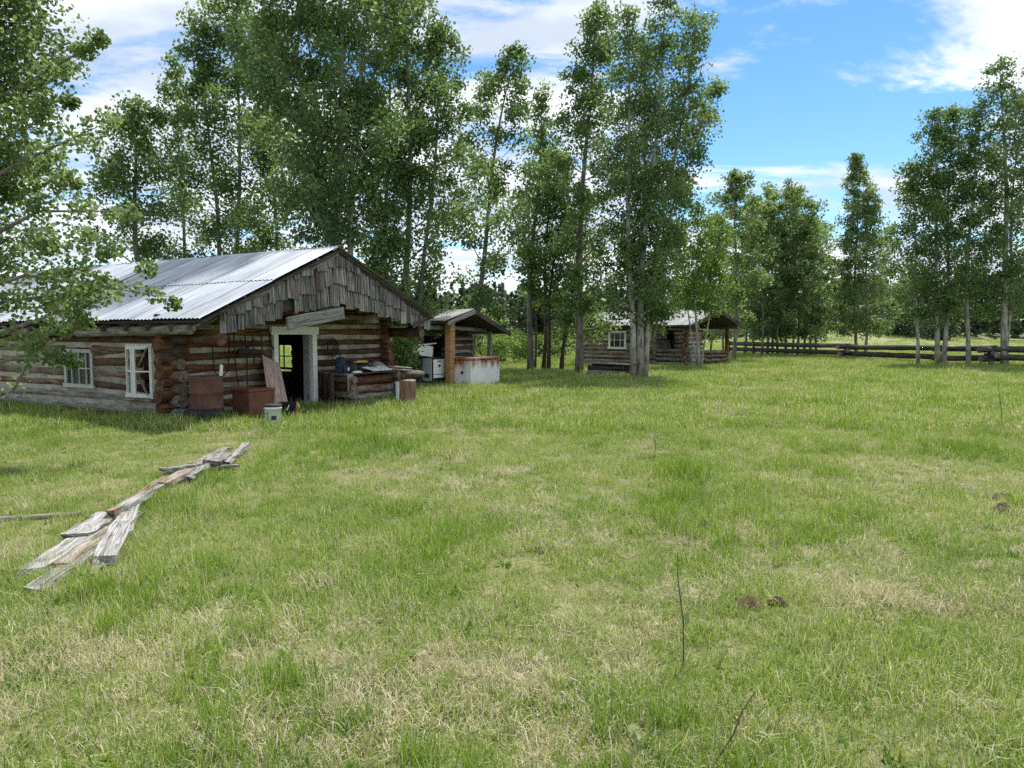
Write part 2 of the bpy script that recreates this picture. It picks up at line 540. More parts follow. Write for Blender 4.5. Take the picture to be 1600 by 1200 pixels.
class MB:
    def __init__(s):
        s.v, s.f, s.m = [], [], []

    def add(s, verts, faces, mi=0):
        b = len(s.v)
        s.v += [tuple(x) for x in verts]
        for f in faces:
            s.f.append(tuple(b + i for i in f))
            s.m.append(mi)
        return s

    def box(s, c, size, M=None, mi=0, jit=0.0, R=random):
        x, y, z = [k / 2 for k in size]
        vs_ = [V((sx * x, sy * y, sz * z)) for sx in (-1, 1) for sy in (-1, 1) for sz in (-1, 1)]
        if jit:
            vs_ = [p + V((R.uniform(-jit, jit), R.uniform(-jit, jit), R.uniform(-jit, jit))) for p in vs_]
        if M is not None:
            vs_ = [M @ p for p in vs_]
        vs_ = [p + V(c) for p in vs_]
        return s.add(vs_, [(0, 1, 3, 2), (4, 6, 7, 5), (0, 4, 5, 1), (2, 3, 7, 6), (0, 2, 6, 4), (1, 5, 7, 3)], mi)

    def tube(s, pts, radii, seg=8, mi=0, cap=True, capmi=None, R=None, rj=0.0):
        pts = [V(p) for p in pts]
        n = len(pts)
        if not hasattr(radii, '__len__'):
            radii = [radii] * n
        vs_ = []
        t0 = (pts[1] - pts[0]).normalized()
        ref = V((0, 0, 1)) if abs(t0.z) < 0.9 else V((1, 0, 0))
        side = t0.cross(ref).normalized()
        for i, p in enumerate(pts):
            t = (pts[min(i + 1, n - 1)] - pts[max(i - 1, 0)]).normalized()
            side = (side - t * side.dot(t)).normalized()
            up = t.cross(side)
            for k in range(seg):
                a = 2 * math.pi * k / seg
                r = radii[i] * (1 + (R.uniform(-rj, rj) if R else 0))
                vs_.append(p + (side * math.cos(a) + up * math.sin(a)) * r)
        fs = [(i * seg + k, i * seg + (k + 1) % seg, (i + 1) * seg + (k + 1) % seg, (i + 1) * seg + k)
              for i in range(n - 1) for k in range(seg)]
        b = len(s.v)
        s.add(vs_, fs, mi)
        if cap:
            cm = mi if capmi is None else capmi
            s.f.append(tuple(b + k for k in reversed(range(seg))))
            s.m.append(cm)
            s.f.append(tuple(b + (n - 1) * seg + k for k in range(seg)))
            s.m.append(cm)
        return s

    def lathe(s, prof, seg=20, mi=0, c=(0, 0, 0)):
        vs_ = [(c[0] + r * math.cos(2 * math.pi * k / seg), c[1] + r * math.sin(2 * math.pi * k / seg), c[2] + z)
               for r, z in prof for k in range(seg)]
        fs = [(i * seg + k, i * seg + (k + 1) % seg, (i + 1) * seg + (k + 1) % seg, (i + 1) * seg + k)
              for i in range(len(prof) - 1) for k in range(seg)]
        return s.add(vs_, fs, mi)

    def mesh(s, name, mats, smooth=False):
        me = bpy.data.meshes.new(name)
        me.from_pydata(s.v, [], s.f)
        for m_ in (mats if isinstance(mats, (list, tuple)) else [mats]):
            me.materials.append(m_)
        me.polygons.foreach_set('material_index', s.m)
        if smooth:
            me.polygons.foreach_set('use_smooth', [len(f) <= 4 for f in s.f])
        me.update()
        return me

    def build(s, name, mats, parent=None, smooth=False, loc=(0, 0, 0), rot=None, bevel=0.0):
        o = bpy.data.objects.new(name, s.mesh(name, mats, smooth))
        o.location = loc
        if rot:
            o.rotation_euler = rot
        link(o, parent)
        if bevel:
            bv = o.modifiers.new('bevel', 'BEVEL')
            bv.width = bevel
            bv.segments = 2
            bv.limit_method = 'ANGLE'
        return o


def frame(p0, p1, up=(0, 0, 1), roll=0.0):
    p0, p1 = V(p0), V(p1)
    x = (p1 - p0).normalized()
    up = V(up)
    if abs(x.dot(up)) > 0.98:
        up = V((0, 1, 0))
    y = up.cross(x).normalized()
    z = x.cross(y)
    m_ = Matrix((x, y, z)).transposed().to_4x4()
    return Matrix.Translation(p0) @ m_ @ Matrix.Rotation(roll, 4, 'X')


def set_local(o, M, parent=None):
    COL.objects.link(o)
    if parent is not None:
        o.parent = parent
    o.matrix_basis = M


RL = random.Random(11)


def log(name, p0, p1, r0, r1=None, mats=(log_brown, end_brown), parent=None, seg=11, bend=0.020, rj=0.09, label=None, flare=1.0):
    p0, p1 = V(p0), V(p1)
    r1 = r0 if r1 is None else r1
    Ln = (p1 - p0).length
    n = max(3, int(Ln / 0.55) + 2)
    mb = MB()
    pts, rr = [], []
    by, bz, ph = RL.uniform(-1, 1), RL.uniform(-1, 1), RL.uniform(0, 6)
    for i in range(n):
        t = i / (n - 1)
        w = math.sin(t * 3.1 + ph) * bend
        pts.append((t * Ln, by * w, bz * w))
        rr.append((r0 + (r1 - r0) * t) * RL.uniform(1 - rj, 1 + rj))
    rr[0] *= flare
    rr[-1] *= flare
    mb.tube(pts, rr, seg, 0, True, 1, RL, rj * 0.6)
    o = bpy.data.objects.new(name, mb.mesh(name, list(mats), True))
    set_local(o, frame(p0, p1, roll=RL.uniform(0, 6.28)), parent)
    if label:
        o['label'] = label
    return o


def plank(name, p0, p1, w, t, m_, parent=None, up=(0, 0, 1), roll=0.0, jit=0.006, seg=4, chip=0.03, label=None):
    """board along local X, width along Y, thickness along Z, with slightly uneven edges and broken ends"""
    p0, p1 = V(p0), V(p1)
    Ln = (p1 - p0).length
    mb = MB()
    vs_ = []
    for i in range(seg + 1):
        x = Ln * i / seg
        dz = RL.uniform(-jit, jit)
        for k, (sy, sz) in enumerate(((-1, -1), (1, -1), (1, 1), (-1, 1))):
            ex = RL.uniform(-chip, chip) if i in (0, seg) else 0
            vs_.append((x + ex, sy * w / 2 + RL.uniform(-jit, jit), sz * t / 2 + dz))
    fs = [(i * 4 + k, (i + 1) * 4 + k, (i + 1) * 4 + (k + 1) % 4, i * 4 + (k + 1) % 4) for i in range(seg) for k in range(4)]
    fs += [(0, 1, 2, 3), (seg * 4 + 3, seg * 4 + 2, seg * 4 + 1, seg * 4)]
    mb.add(vs_, fs)
    o = bpy.data.objects.new(name, mb.mesh(name, m_))
    set_local(o, frame(p0, p1, up, roll), parent)
    if label:
        o['label'] = label
    return o


def spans(s0, s1, z, openings, pad=0.0):
    out = [(s0, s1)]
    for (a, b, z0, z1) in openings:
        if z0 - pad < z < z1 + pad:
            nxt = []
            for (p, q) in out:
                if b <= p or a >= q:
                    nxt.append((p, q))
                else:
                    if a - p > 0.05:
                        nxt.append((p, a))
                    if q - b > 0.05:
                        nxt.append((b, q))
            out = nxt
    return out


def log_wall(parent, org, d, nrm, s0, s1, z0, count, pitch, r, openings=(), ext=0.28, matf=None, chinkm=chink, limit=None, cw=0.10, ext_ov=None):
    """a wall of stacked logs with mortar between them; d = run direction, nrm = outward side (local frame)"""
    org, d, nrm = V(org), V(d), V(nrm)
    for k in range(count):
        z = z0 + k * pitch
        a, b = s0, s1
        if limit:
            a, b = limit(z + r)
            if b - a < 0.3:
                continue
        for (p, q) in spans(a, b, z, openings, r * 0.5):
            pe = p - ext * RL.uniform(0.8, 1.15) if (p == a and not limit) else p
            qe = q + ext * RL.uniform(0.8, 1.15) if (q == b and not limit) else q
            if ext_ov and k in ext_ov and p == a:
                pe = p - ext_ov[k]
            mm = matf(k) if matf else (log_brown, end_brown)
            rr = r * RL.uniform(0.94, 1.08)
            log('log', org + d * pe + V((0, 0, z)), org + d * qe + V((0, 0, z + RL.uniform(-.012, .012))), rr, rr * RL.uniform(.93, 1.04), mm, parent, flare=1.14 if ext > .2 else 1.0)
        if chinkm and k < count - 1:
            zc = z + pitch / 2
            if limit:
                a, b = limit(zc + cw)
                if b - a < 0.3:
                    continue
            for (p, q) in spans(a, b, zc, openings, 0.0):
                if q - p > 0.12:
                    plank('chinking', org + d * p + nrm * (r * .45) + V((0, 0, zc)), org + d * q + nrm * (r * .45) + V((0, 0, zc)),
                          0.035, cw + 0.06, chinkm, parent, jit=0.006, seg=max(2, int((q - p) / .5)), chip=0)


# ------------------------------------------------------------------ ground
def mound(x, y):
    z = 0.035 * noise.noise(V((x * .35, y * .35, 1.3))) + 0.02 * noise.noise(V((x * 1.1, y * 1.1, 5.1)))
    # low grassy rise beyond the fence
    cx, cy = at(1345, 520, 105).xy
    z += 1.7 * math.exp(-(((x - cx) / 13) ** 2 + ((y - cy) / 16) ** 2))
    cx, cy = at(1500, 520, 150).xy
    z += 1.6 * math.exp(-(((x - cx) / 40) ** 2 + ((y - cy) / 22) ** 2))
    return z


def build_ground():
    ys = np.concatenate([np.arange(-30, 0, 3.0), np.arange(0, 30, 0.75), np.arange(30, 70, 2.5), np.arange(70, 240, 5), np.array([240, 300, 400, 600, 900, 1400])])
    xs = np.concatenate([-np.array([1400, 800, 450, 250, 160])[::1], np.arange(-110, -30, 5.0), np.arange(-30, 30, 0.9), np.arange(30, 110, 3.5), np.array([110, 160, 250, 450, 800, 1400])])
    vs_ = [(x, y, mound(x, y)) for y in ys for x in xs]
    nx = len(xs)
    fs = [(j * nx + i, j * nx + i + 1, (j + 1) * nx + i + 1, (j + 1) * nx + i) for j in range(len(ys) - 1) for i in range(nx - 1)]
    mb = MB()
    mb.add(vs_, fs)
    o = mb.build('ground', ground_m, smooth=True)
    tag(o, 'rough grass meadow stretching from the foreground to the far trees', None, None, 'structure')


build_ground()

# ------------------------------------------------------------------ main log cabin
CR = rad(60)
C0 = V((-6.34, 13.27, 0))
U = V((0.5, 0.866, 0))
VD = V((-0.866, 0.5, 0))
W, LEN = 5.9, 10.0
OV = 1.3
ZR, ZL, ZRT = 3.39, 1.86, 2.03
EL, ER = -0.38, 6.28
RA = 2.95
SL = (ZR - ZL) / (RA - EL)
SR = (ZR - ZRT) / (ER - RA)


def roof_z(a):
    return ZR - (RA - a) * SL if a < RA else ZR - (a - RA) * SR


def cab(a, v, z=0.0):
    return C0 + U * a + VD * v + V((0, 0, z))


def sheet_mesh(length, width, seed, waves=6, m_=None):
    R = random.Random(seed)
    mb = MB()
    n = waves * 4 + 2
    vs_ = []
    for i in range(2):
        for k in range(n + 1):
            vs_.append((i * length, width * k / (waves * 4), 0.012 * math.cos(2 * math.pi * k / 4) + R.uniform(-.001, .001)))
    mb.add(vs_, [(k, n + 1 + k, n + 2 + k, k + 1) for k in range(n)])
    return mb.mesh('roof_sheet', m_ or galv, True)


SHEETS = {}


def sheets(parent, eave, ridge, v0, v1, rows, wd=0.68, lift=0.0, seed=1, tilt=0.002, m_=None):
    """corrugated sheets from the eave to the ridge, one object each; eave/ridge = (a, z)"""
    R = random.Random(seed)
    e, r = V((eave[0], 0, eave[1])), V((ridge[0], 0, ridge[1]))
    sl = (r - e)
    Ln = sl.length
    sx = sl.normalized()
    nrm = V((-sx.z, 0, sx.x))
    if nrm.z < 0:
        nrm = -nrm
    n = int(round((v1 - v0) / wd))
    wd = (v1 - v0) / n
    per = Ln / rows
    for row in range(rows):
        for i in range(n):
            ln = per + 0.12
            key = (round(ln, 2), round(wd, 3), R.randrange(3))
            if key not in SHEETS:
                SHEETS[key] = sheet_mesh(ln, wd, len(SHEETS), m_=m_)
            o = bpy.data.objects.new('roof_sheet', SHEETS[key])
            y = V((0, 1, 0))
            z = sx.cross(y)
            flip = z.z < 0
            if flip:
                y = -y
                z = -z
            M3 = Matrix((sx, y, z)).transposed().to_4x4()
            p = e + sx * (row * per - 0.06 * row + R.uniform(-.05, .02)) + nrm * (0.050 + 0.012 * row + 0.004 * (i % 2) + lift) + V((0, v0 + i * wd + (wd if flip else 0), 0))
            set_local(o, Matrix.Translation(p) @ M3 @ Matrix.Rotation(R.uniform(-tilt, tilt), 4, 'Z') @ Matrix.Rotation(R.uniform(-.001, .001), 4, 'Y'), parent)


def light_block(parent, eave, ridge, v0, v1, name='roof_light_block', m_=board_dark, t=0.04):  # slab added under the roof cover to block light
    e, r = V((eave[0], 0, eave[1])), V((ridge[0], 0, ridge[1]))
    sx = (r - e).normalized()
    nn = V((-sx.z, 0, sx.x))
    if nn.z < 0:
        nn = -nn
    q = []
    for vv in (v0, v1):
        for p in (e, r):
            for h in (0, -t):
                q.append(p + nn * h + V((0, vv, 0)))
    mb = MB()
    mb.add(q, [(0, 1, 3, 2), (4, 6, 7, 5), (0, 4, 5, 1), (2, 3, 7, 6), (0, 2, 6, 4), (1, 5, 7, 3)])
    return mb.build(name, m_, parent)


def window(parent, org, d, nrm, s0, s1, z0, z1, cols, rows, fm=white_paint, fw=0.07, panes=True, name='window', depth=0.0):
    """window in a wall: frame, muntins, panes as sub-parts of one Empty"""
    org, d, nrm = V(org), V(d), V(nrm)
    e = bpy.data.objects.new(name, None)
    link(e, parent)

    def bar(nm, p, q, w, t, m_=fm, off=0.0):
        plank(nm, p + nrm * off, q + nrm * off, t, w, m_, e, jit=.002, seg=1, chip=0)
    o = org + nrm * depth
    zv = V((0, 0, 1))
    bar('frame', o + d * s0 + zv * (z1 - fw / 2), o + d * s1 + zv * (z1 - fw / 2), fw, .06)
    bar('frame', o + d * (s0 - .04) + zv * (z0 + fw / 2), o + d * (s1 + .04) + zv * (z0 + fw / 2), fw, .09)
    for s in (s0 + fw / 2, s1 - fw / 2):
        b = MB().box((0, 0, 0), (fw if abs(d.x) > .5 else .058, .058 if abs(d.x) > .5 else fw, z1 - z0 - 2 * fw - .004))
        b.build('frame', fm, e, loc=o + d * s + zv * (z0 + z1) / 2)
    for i in range(1, cols):
        s = s0 + (s1 - s0) * i / cols
        b = MB().box((0, 0, 0), (.026, .03, z1 - z0 - 2 * fw) if abs(d.x) > .5 else (.03, .026, z1 - z0 - 2 * fw))
        b.build('muntin', fm, e, loc=o + d * s + zv * (z0 + z1) / 2)
    for j in range(1, rows):
        z = z0 + (z1 - z0) * j / rows
        bar('muntin', o + d * (s0 + fw) + zv * z, o + d * (s1 - fw) + zv * z, .026, .034)
    if panes:
        b = MB().box((0, 0, 0), (s1 - s0 - 2 * fw, .005, z1 - z0 - 2 * fw) if abs(d.x) > .5 else (.005, s1 - s0 - 2 * fw, z1 - z0 - 2 * fw))
        b.build('pane', glass, e, loc=o + d * (s0 + s1) / 2 + zv * (z0 + z1) / 2 - nrm * .012)
    return e


def build_cabin():
    root = empty('log_cabin', C0, CR, 'long low log cabin with metal roof and shake-covered gable overhang', 'cabin')
    pitch, r = 0.235, 0.098
    win1 = (0.42, 1.27, 0.40, 1.44)
    win2 = (2.45, 3.50, 0.52, 1.32)

    def side_m(k):
        if k < 2:
            return (log_grey, end_grain)
        return RL.choice(((log_mix, end_brown), (log_brown, end_brown), (log_mix, end_grain)))

    def front_m(k):
        return RL.choice(((log_brown, end_brown), (log_brown, end_brown), (log_ochre, end_brown)))
    # side wall nearest the camera (a = 0), runs along v
    log_wall(root, (0, 0, 0), (0, 1, 0), (-1, 0, 0), 0, LEN, 0.13, 8, pitch, r, [(.42, .84, .42, 1.42), win2], 0.30, side_m, ext_ov={6: OV + 0.1, 0: 0.42})
    # front gable wall (v = 0)
    door = (2.36, 3.42, -1, 1.62)
    log_wall(root, (0, 0, 0), (1, 0, 0), (0, -1, 0), 0, W, 0.02, 9, pitch, r, [door], 0.30, front_m)
    log_wall(root, (0, 0, 0), (1, 0, 0), (0, -1, 0), 0, W, 0.02 + 9 * pitch, 5, pitch, r, [], 0, front_m,
             limit=lambda z: ((z - ZR) / SL + RA + .15, RA - (z - ZR) / SR - .15))
    # far long wall with the window seen through the door
    wb = (3.15, 4.35, 0.62, 1.36)
    wb2 = (4.75, 5.5, 0.62, 1.36)
    log_wall(root, (W, 0, 0), (0, 1, 0), (1, 0, 0), 0, LEN, 0.13, 9, pitch, r, [wb, wb2], 0.30, front_m)
    log_wall(root, (0, LEN, 0), (1, 0, 0), (0, 1, 0), 0, W, 0.02, 9, pitch, r, [], 0.25, side_m)
    log_wall(root, (0, LEN, 0), (1, 0, 0), (0, 1, 0), 0, W, 0.02 + 9 * pitch, 5, pitch, r, [], 0, side_m,
             limit=lambda z: ((z - ZR) / SL + RA + .15, RA - (z - ZR) / SR - .15))
    MB().box((W / 2, LEN / 2, 0.03), (W - .1, LEN - .1, 0.05)).build('floor', board_dark, root)
    for w in (wb, wb2):
        window(root, (W, 0, 0), (0, 1, 0), (1, 0, 0), w[0], w[1], w[2], w[3], 3 if w is wb else 2, 2, board_dark, .06, False)
    # window 2: grey frame
    window(root, (0, 0, 0), (0, 1, 0), (-1, 0, 0), win2[0], win2[1], win2[2], win2[3], 4, 2, grey_paint, .08, True, depth=.08)
    # window 1: white frame with two sashes standing proud and two loose sticks
    w1 = window(root, (0, 0, 0), (0, 1, 0), (-1, 0, 0), win1[0], win1[1], win1[2], win1[3], 1, 1, white_paint, .07, False, depth=.09)

    def sash(y0, y1, x0, x1):
        e = MB()
        p0, p1 = V((x0, y0, 0)), V((x1, y1, 0))
        dd = (p1 - p0)
        ang = math.atan2(dd.y, dd.x)
        Mx = Matrix.Rotation(ang, 3, 'Z')
        ln = dd.length
        c = (p0 + p1) / 2
        z0, z1 = win1[2] + .03, win1[3] - .03
        for z in (z0 + .035, z1 - .035):
            e.box(c + V((0, 0, z)), (ln - .112, .034, .07), Mx)
        e.box(c + V((0, 0, (z0 + z1) / 2)), (ln - .112, .025, .028), Mx)
        for p, s in ((p0, 1), (p1, -1)):
            e.box(p + dd.normalized() * .028 * s + V((0, 0, (z0 + z1) / 2)), (.055, .036, z1 - z0), Mx)
        e.build('sash', white_paint, w1)
    sash(1.24, .80, -.13, -.30)
    sash(.78, .43, -.30, -.13)
    plank('stick', (-.2, .46, 1.38), (-.22, .74, .98), .03, .02, rot_wood, w1, seg=1)
    plank('stick', (-.2, .74, .80), (-.21, .48, .47), .03, .02, rot_wood, w1, seg=1)
    plank('sill', (-.15, .36, .375), (-.15, 1.3, .365), .12, .035, rot_wood, w1, seg=2)

    # door frame: deep white casing, grey inner jamb, lintel
    df = bpy.data.objects.new('door_frame', None)
    link(df, root)
    MB().box((3.44, -.13, .80), (.135, .07, 1.80), jit=.003).build('jamb', white_paint, df)
    MB().box((3.36, .01, .80), (.05, .20, 1.66), jit=.003).build('jamb', grey_paint, df, loc=(0, 0, 0))
    MB().box((2.32, -.13, .80), (.115, .07, 1.80), jit=.003).build('jamb', white_paint, df)
    MB().box((2.40, .02, .80), (.05, .28, 1.66), jit=.003).build('jamb', grey_paint, df)
    MB().box((2.88, -.135, 1.70), (1.36, .075, .17), jit=.003).build('lintel', white_paint, df)
    MB().box((2.88, -.05, .05), (.9, .32, .09), jit=.004).build('threshold', wood_grey, df)
    # the door itself, swung inwards
    dr = MB().box((2.45, .62, .84), (.045, .92, 1.5)).build('door', board_dark, root)
    MB().lathe([(0, 0), (.03, .005), (.03, .04), (0, .05)], 10).build('handle', black, dr, loc=(2.48, .98, .8), rot=(0, rad(90), 0))

    # roof: poles, deck, sheets, ridge cap
    v0, v1 = -OV - .12, LEN + .5
    dl = light_block(root, (EL, ZL), (RA, ZR), v0, v1)
    sheets(dl, (EL, ZL), (RA, ZR), v0, v1, 2, seed=3)
    d2 = light_block(root, (ER, ZRT), (RA, ZR - .002), v0, v1)
    sheets(d2, (ER, ZRT), (RA, ZR), v0, v1, 2, seed=5)
    mb = MB()
    mb.add([(RA - .17, v0 - .02, ZR - .03), (RA, v0 - .02, ZR + .09), (RA + .17, v0 - .02, ZR - .02),
            (RA - .17, v1, ZR - .03), (RA, v1, ZR + .09), (RA + .17, v1, ZR - .02)], [(0, 1, 4, 3), (1, 2, 5, 4)])
    mb.build('ridge_cap', galv, root)
    pt = plank('roof_patch', (1.02, 4.4, roof_z(1.02) + .09), (1.55, 4.4, roof_z(1.55) + .09), .55, .02, rot_wood, root, seg=2)
    for i in range(17):                      # pole ends under the eave
        v = -1.2 + i * .68 + RL.uniform(-.08, .08)
        for (a0, a1, rr) in ((EL - .05, .9, .05),):
            log('rafter', (a0, v, roof_z(a0) - .13), (a1, v, roof_z(a1) - .13), rr, rr * 1.1, (log_dark, end_grain), root, seg=8)
        if i % 2 == 0:
            log('rafter', (ER + .04, v, roof_z(ER) - .13), (ER - 1.2, v, roof_z(ER - 1.2) - .13), .05, .05, (log_dark, end_grain), root, seg=8)
    # rough plate logs under the eave
    log('plate', (-.30, -.95, 1.70), (-.26, 2.6, 1.66), .085, .09, (log_grey, end_grain), root)
    log('plate', (-.28, 2.65, 1.67), (-.26, 7.5, 1.68), .085, .08, (log_mix, end_grain), root)
    log('plate', (-.12, -1.15, 1.80), (-.10, 1.6, 1.84), .07, .07, (log_grey, end_grain), root)
    log('plate', (W + .1, -1.25, 1.66), (W + .05, 5.0, 1.70), .11, .11, (log_brown, end_grain), root)
    # purlins carrying the overhang
    for a, z, rr in ((.95, 1.92, .10), (4.37, 1.97, .12), (RA, 3.17, .12), (1.6, 2.45, .10), (5.0, 2.22, .09)):
        log('purlin', (a, -OV - .02 if a != 4.37 else -OV + .12, z), (a, 3.0, z), rr, rr, (log_mix, end_grain), root)
    plank('beam', (2.6, -.9, 1.98), (W + .2, -.9, 2.02), .14, .10, log_ochre, root)

    # shakes on the gable
    R = random.Random(21)
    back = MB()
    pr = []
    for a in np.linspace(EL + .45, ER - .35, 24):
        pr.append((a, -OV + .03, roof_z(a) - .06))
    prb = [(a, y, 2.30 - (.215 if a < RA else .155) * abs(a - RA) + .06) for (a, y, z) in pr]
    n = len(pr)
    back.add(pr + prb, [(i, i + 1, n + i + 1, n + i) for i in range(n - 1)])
    back.build('gable_shade_sheet', log_dark, root)  # added dark sheet, stands in for attic shade between the shakes
    courses = ((2.27, .215, .155, .50, 0.000), (2.68, .27, .22, .50, .028), (3.07, .31, .26, .46, .056))
    for (zc, sl_l, sl_r, ln, off) in courses:
        a = EL + .40
        while a < ER - .22:
            w = R.choice((.11, .15, .18, .20, .24, .28)) * R.uniform(.9, 1.08)
            am = a + w / 2
            zb = zc - (sl_l if am < RA else sl_r) * abs(am - RA) + R.uniform(-.045, .03)
            zt = min(zb + ln, roof_z(am) - .03 + (R.uniform(-.03, .02) if zb + ln > roof_z(am) else 0))
            miss = R.random() < (.03 if off == 0 else .10)
            if am > 4.9 and off > 0:
                miss = miss or R.random() < .35
            if zt - zb > .13 and not miss:
                tilt = R.uniform(-.06, .06) + (R.choice((0, 0, 0, .25)) if (am > 5.0 and off > 0) else 0)
                y = -OV - .012 - off - R.uniform(0, .008)
                plank('shake', (am, y - .012, zb), (am + tilt * (zt - zb), y + .012, zt), w - R.uniform(.004, .026), R.uniform(.012, .022), shake_grey, root,
                      up=(0, 1, 0), jit=.003, seg=2, chip=.018)
            a += w
    plank('gable_board', (1.50, -OV - .11, 1.83), (3.06, -OV - .11, 2.08), .045, .25, wood_grey, root, jit=.003, seg=3, chip=.01)
    # rake boards showing under the sheet edge
    plank('rake_board', (EL + .5, -OV - .03, roof_z(EL + .5) - .04), (1.2, -OV - .05, roof_z(1.2) - .11), .03, .06, shake_grey, root, seg=3)
    plank('rake_board', (2.2, -OV - .07, roof_z(2.2) - .10), (RA, -OV - .07, roof_z(RA) - .07), .03, .06, shake_grey, root, seg=3)
    plank('rake_board', (RA + .05, -OV - .06, roof_z(RA) - .07), (ER - .1, -OV - .06, roof_z(ER - .1) - .05), .03, .07, log_dark, root, seg=4)
    plank('loose_board', (ER - .75, -OV - .05, 1.83), (ER - .1, -OV - .02, 2.02), .11, .03, log_dark, root, up=(0, 1, 0))
    plank('loose_board', (ER - .12, -OV - .02, 1.72), (ER - .06, -OV - .02, 2.1), .08, .03, wood_grey, root, up=(0, 1, 0))
    return root


build_cabin()

# ------------------------------------------------------------------ small shed beyond the cabin
def build_shed():
    s0 = V((-2.05, 23.3, 0))
    root = empty('log_shed', s0, CR, 'small open log shed with sagging roof and one bare orange post', 'shed')
    ridge, el, er = (-.25, 2.36), (-1.75, 1.98), (1.95, 1.66)
    d1 = light_block(root, el, ridge, -1.15, 3.4, t=.05)
    for i in range(9):
        v = -1.15 + i * .5
        plank('roof_board', (el[0] - .05, v + .25, el[1] + .035), (ridge[0], v + .25, ridge[1] + .035), .48, .025, wood_grey, d1, seg=2)
    d2 = light_block(root, er, (ridge[0], ridge[1] - .002), -1.15, 3.4, t=.05)
    for i in range(9):
        v = -1.15 + i * .5
        plank('roof_board', (er[0] + .05, v + .25, er[1] + .035), (ridge[0], v + .25, ridge[1] + .035), .48, .025, log_dark, d2, seg=2)
    plank('fascia', (ridge[0], -1.18, ridge[1] - .06), (er[0], -1.18, er[1] - .06), .03, .13, log_dark, root)
    plank('fascia', (ridge[0], -1.18, ridge[1] - .06), (el[0], -1.18, el[1] - .06), .03, .10, wood_grey, root)
    log_wall(root, (0, .25, 0), (1, 0, 0), (0, -1, 0), .05, 1.6, .10, 8, .205, .088, [], .05, lambda k: RL.choice(((log_dark, end_grain), (log_mix, end_grain), (log_brown, end_brown))))
    log_wall(root, (1.6, .25, 0), (0, 1, 0), (1, 0, 0), .1, 3.0, .02, 8, .205, .088, [], .15, lambda k: (log_dark, end_grain))
    log_wall(root, (-1.45, .25, 0), (0, 1, 0), (-1, 0, 0), .1, 3.0, .02, 9, .205, .088, [], .15, lambda k: (log_dark, end_grain))
    log_wall(root, (-1.45, 3.2, 0), (1, 0, 0), (0, 1, 0), 0, 3.0, .10, 9, .205, .088, [], .1, lambda k: (log_dark, end_grain))
    MB().box((0, 0, .98), (.26, .20, 1.96), jit=.008).build('post', post_orange, root, loc=Matrix.Rotation(-CR, 3, 'Z') @ (gp(704, 603) - s0), bevel=.012)['label'] = 'bare orange squared post'
    MB().box((0, 0, .85), (.13, .13, 1.7), jit=.006).build('post', wood_grey, root, loc=(1.62, -.55, 0))
    MB().box((0, 0, .95), (.13, .13, 1.9), jit=.006).build('post', log_dark, root, loc=(-1.45, .05, 0))
    log('beam', (-1.7, -.45, 1.83), (1.8, -.45, 1.70), .07, .07, (wood_grey, end_grain), root)
    MB().box((.1, .7, .02), (2.9, 2.4, .08)).build('floor', board_dark, root)


build_shed()


def build_stove():
    p = gp(676, 604)
    root = empty('cook_stove', p, CR + rad(-6), 'old white enamel cook stove with raised warming shelf by the shed', 'stove')
    # local x = along u, -y = front
    MB().box((.28, .22, .50), (.56, .40, .74), jit=.002).build('body', black, root)
    MB().box((-.012, .22, .52), (.02, .38, .70)).build('side_panel', grey_metal, root)
    sp = MB().box((-.026, .22, .33), (.01, .2, .13)).build('firebox_dark_plate', black, root)  # solid black plate on the panel, stands in for the dark of an opening
    dr = MB().box((.29, -.005, .60), (.52, .03, .46)).build('oven_door', enamel, root, bevel=.012)
    MB().box((.29, -.026, .77), (.16, .014, .03)).build('handle', black, dr)
    MB().lathe([(0, 0), (.045, 0), (.045, .012), (0, .014)], 16).build('dial', black, dr, loc=(.29, -.021, .63), rot=(rad(90), 0, 0))
    MB().box((.29, -.004, .305), (.52, .028, .10)).build('drawer', enamel, root, bevel=.01)
    MB().box((.28, .22, .885), (.60, .46, .03)).build('cooktop', black, root)
    for x in (.05, .5):
        for y in (.05, .4):
            MB().lathe([(.03, 0), (.02, .12), (.035, .14)], 8).build('leg', black, root, loc=(x, y, 0))
    MB().box((.05, .44, 1.05), (.06, .03, .32)).build('bracket', rust, root)
    MB().box((.5, .44, 1.05), (.06, .03, .32)).build('bracket', rust, root)
    MB().box((-.02, .38, 1.10), (.66, .24, .34), Matrix.Rotation(rad(7), 3, 'Y'), jit=.003).build('warming_cabinet', enamel, root, bevel=.012)
    MB().box((.08, .36, 1.30), (.70, .30, .03), Matrix.Rotation(rad(-4), 3, 'Y')).build('top_shelf', enamel, root)


build_stove()


def build_freezer():
    p = gp(736, 604)
    root = empty('chest_freezer', p, CR, 'rust-streaked white chest freezer beside the orange shed post', 'freezer')
    MB().box((.86, .36, .40), (1.72, .72, .80), jit=.004).build('cabinet', freezer_mat, root, bevel=.03)
    MB().box((.86, .36, .845), (1.76, .76, .07), jit=.004).build('lid', freezer_mat, root, bevel=.02)
    MB().lathe([(0, 0), (.05, 0), (.05, .012), (.02, .02), (0, .02)], 14).build('drain_cap', black, root, loc=(0.001, .33, .42), rot=(0, rad(-90), 0))
    MB().box((.86, -.01, .79), (.16, .02, .05)).build('latch', rust, root)


build_freezer()
tag(MB().box((0, 0, .03), (1.3, .8, .07), jit=.02, R=random.Random(2)).build('flagstone', concrete, None, loc=gp(685, 606), rot=(0, 0, CR)),
    'flat pale slab in the grass in front of the stove', 'flagstone')


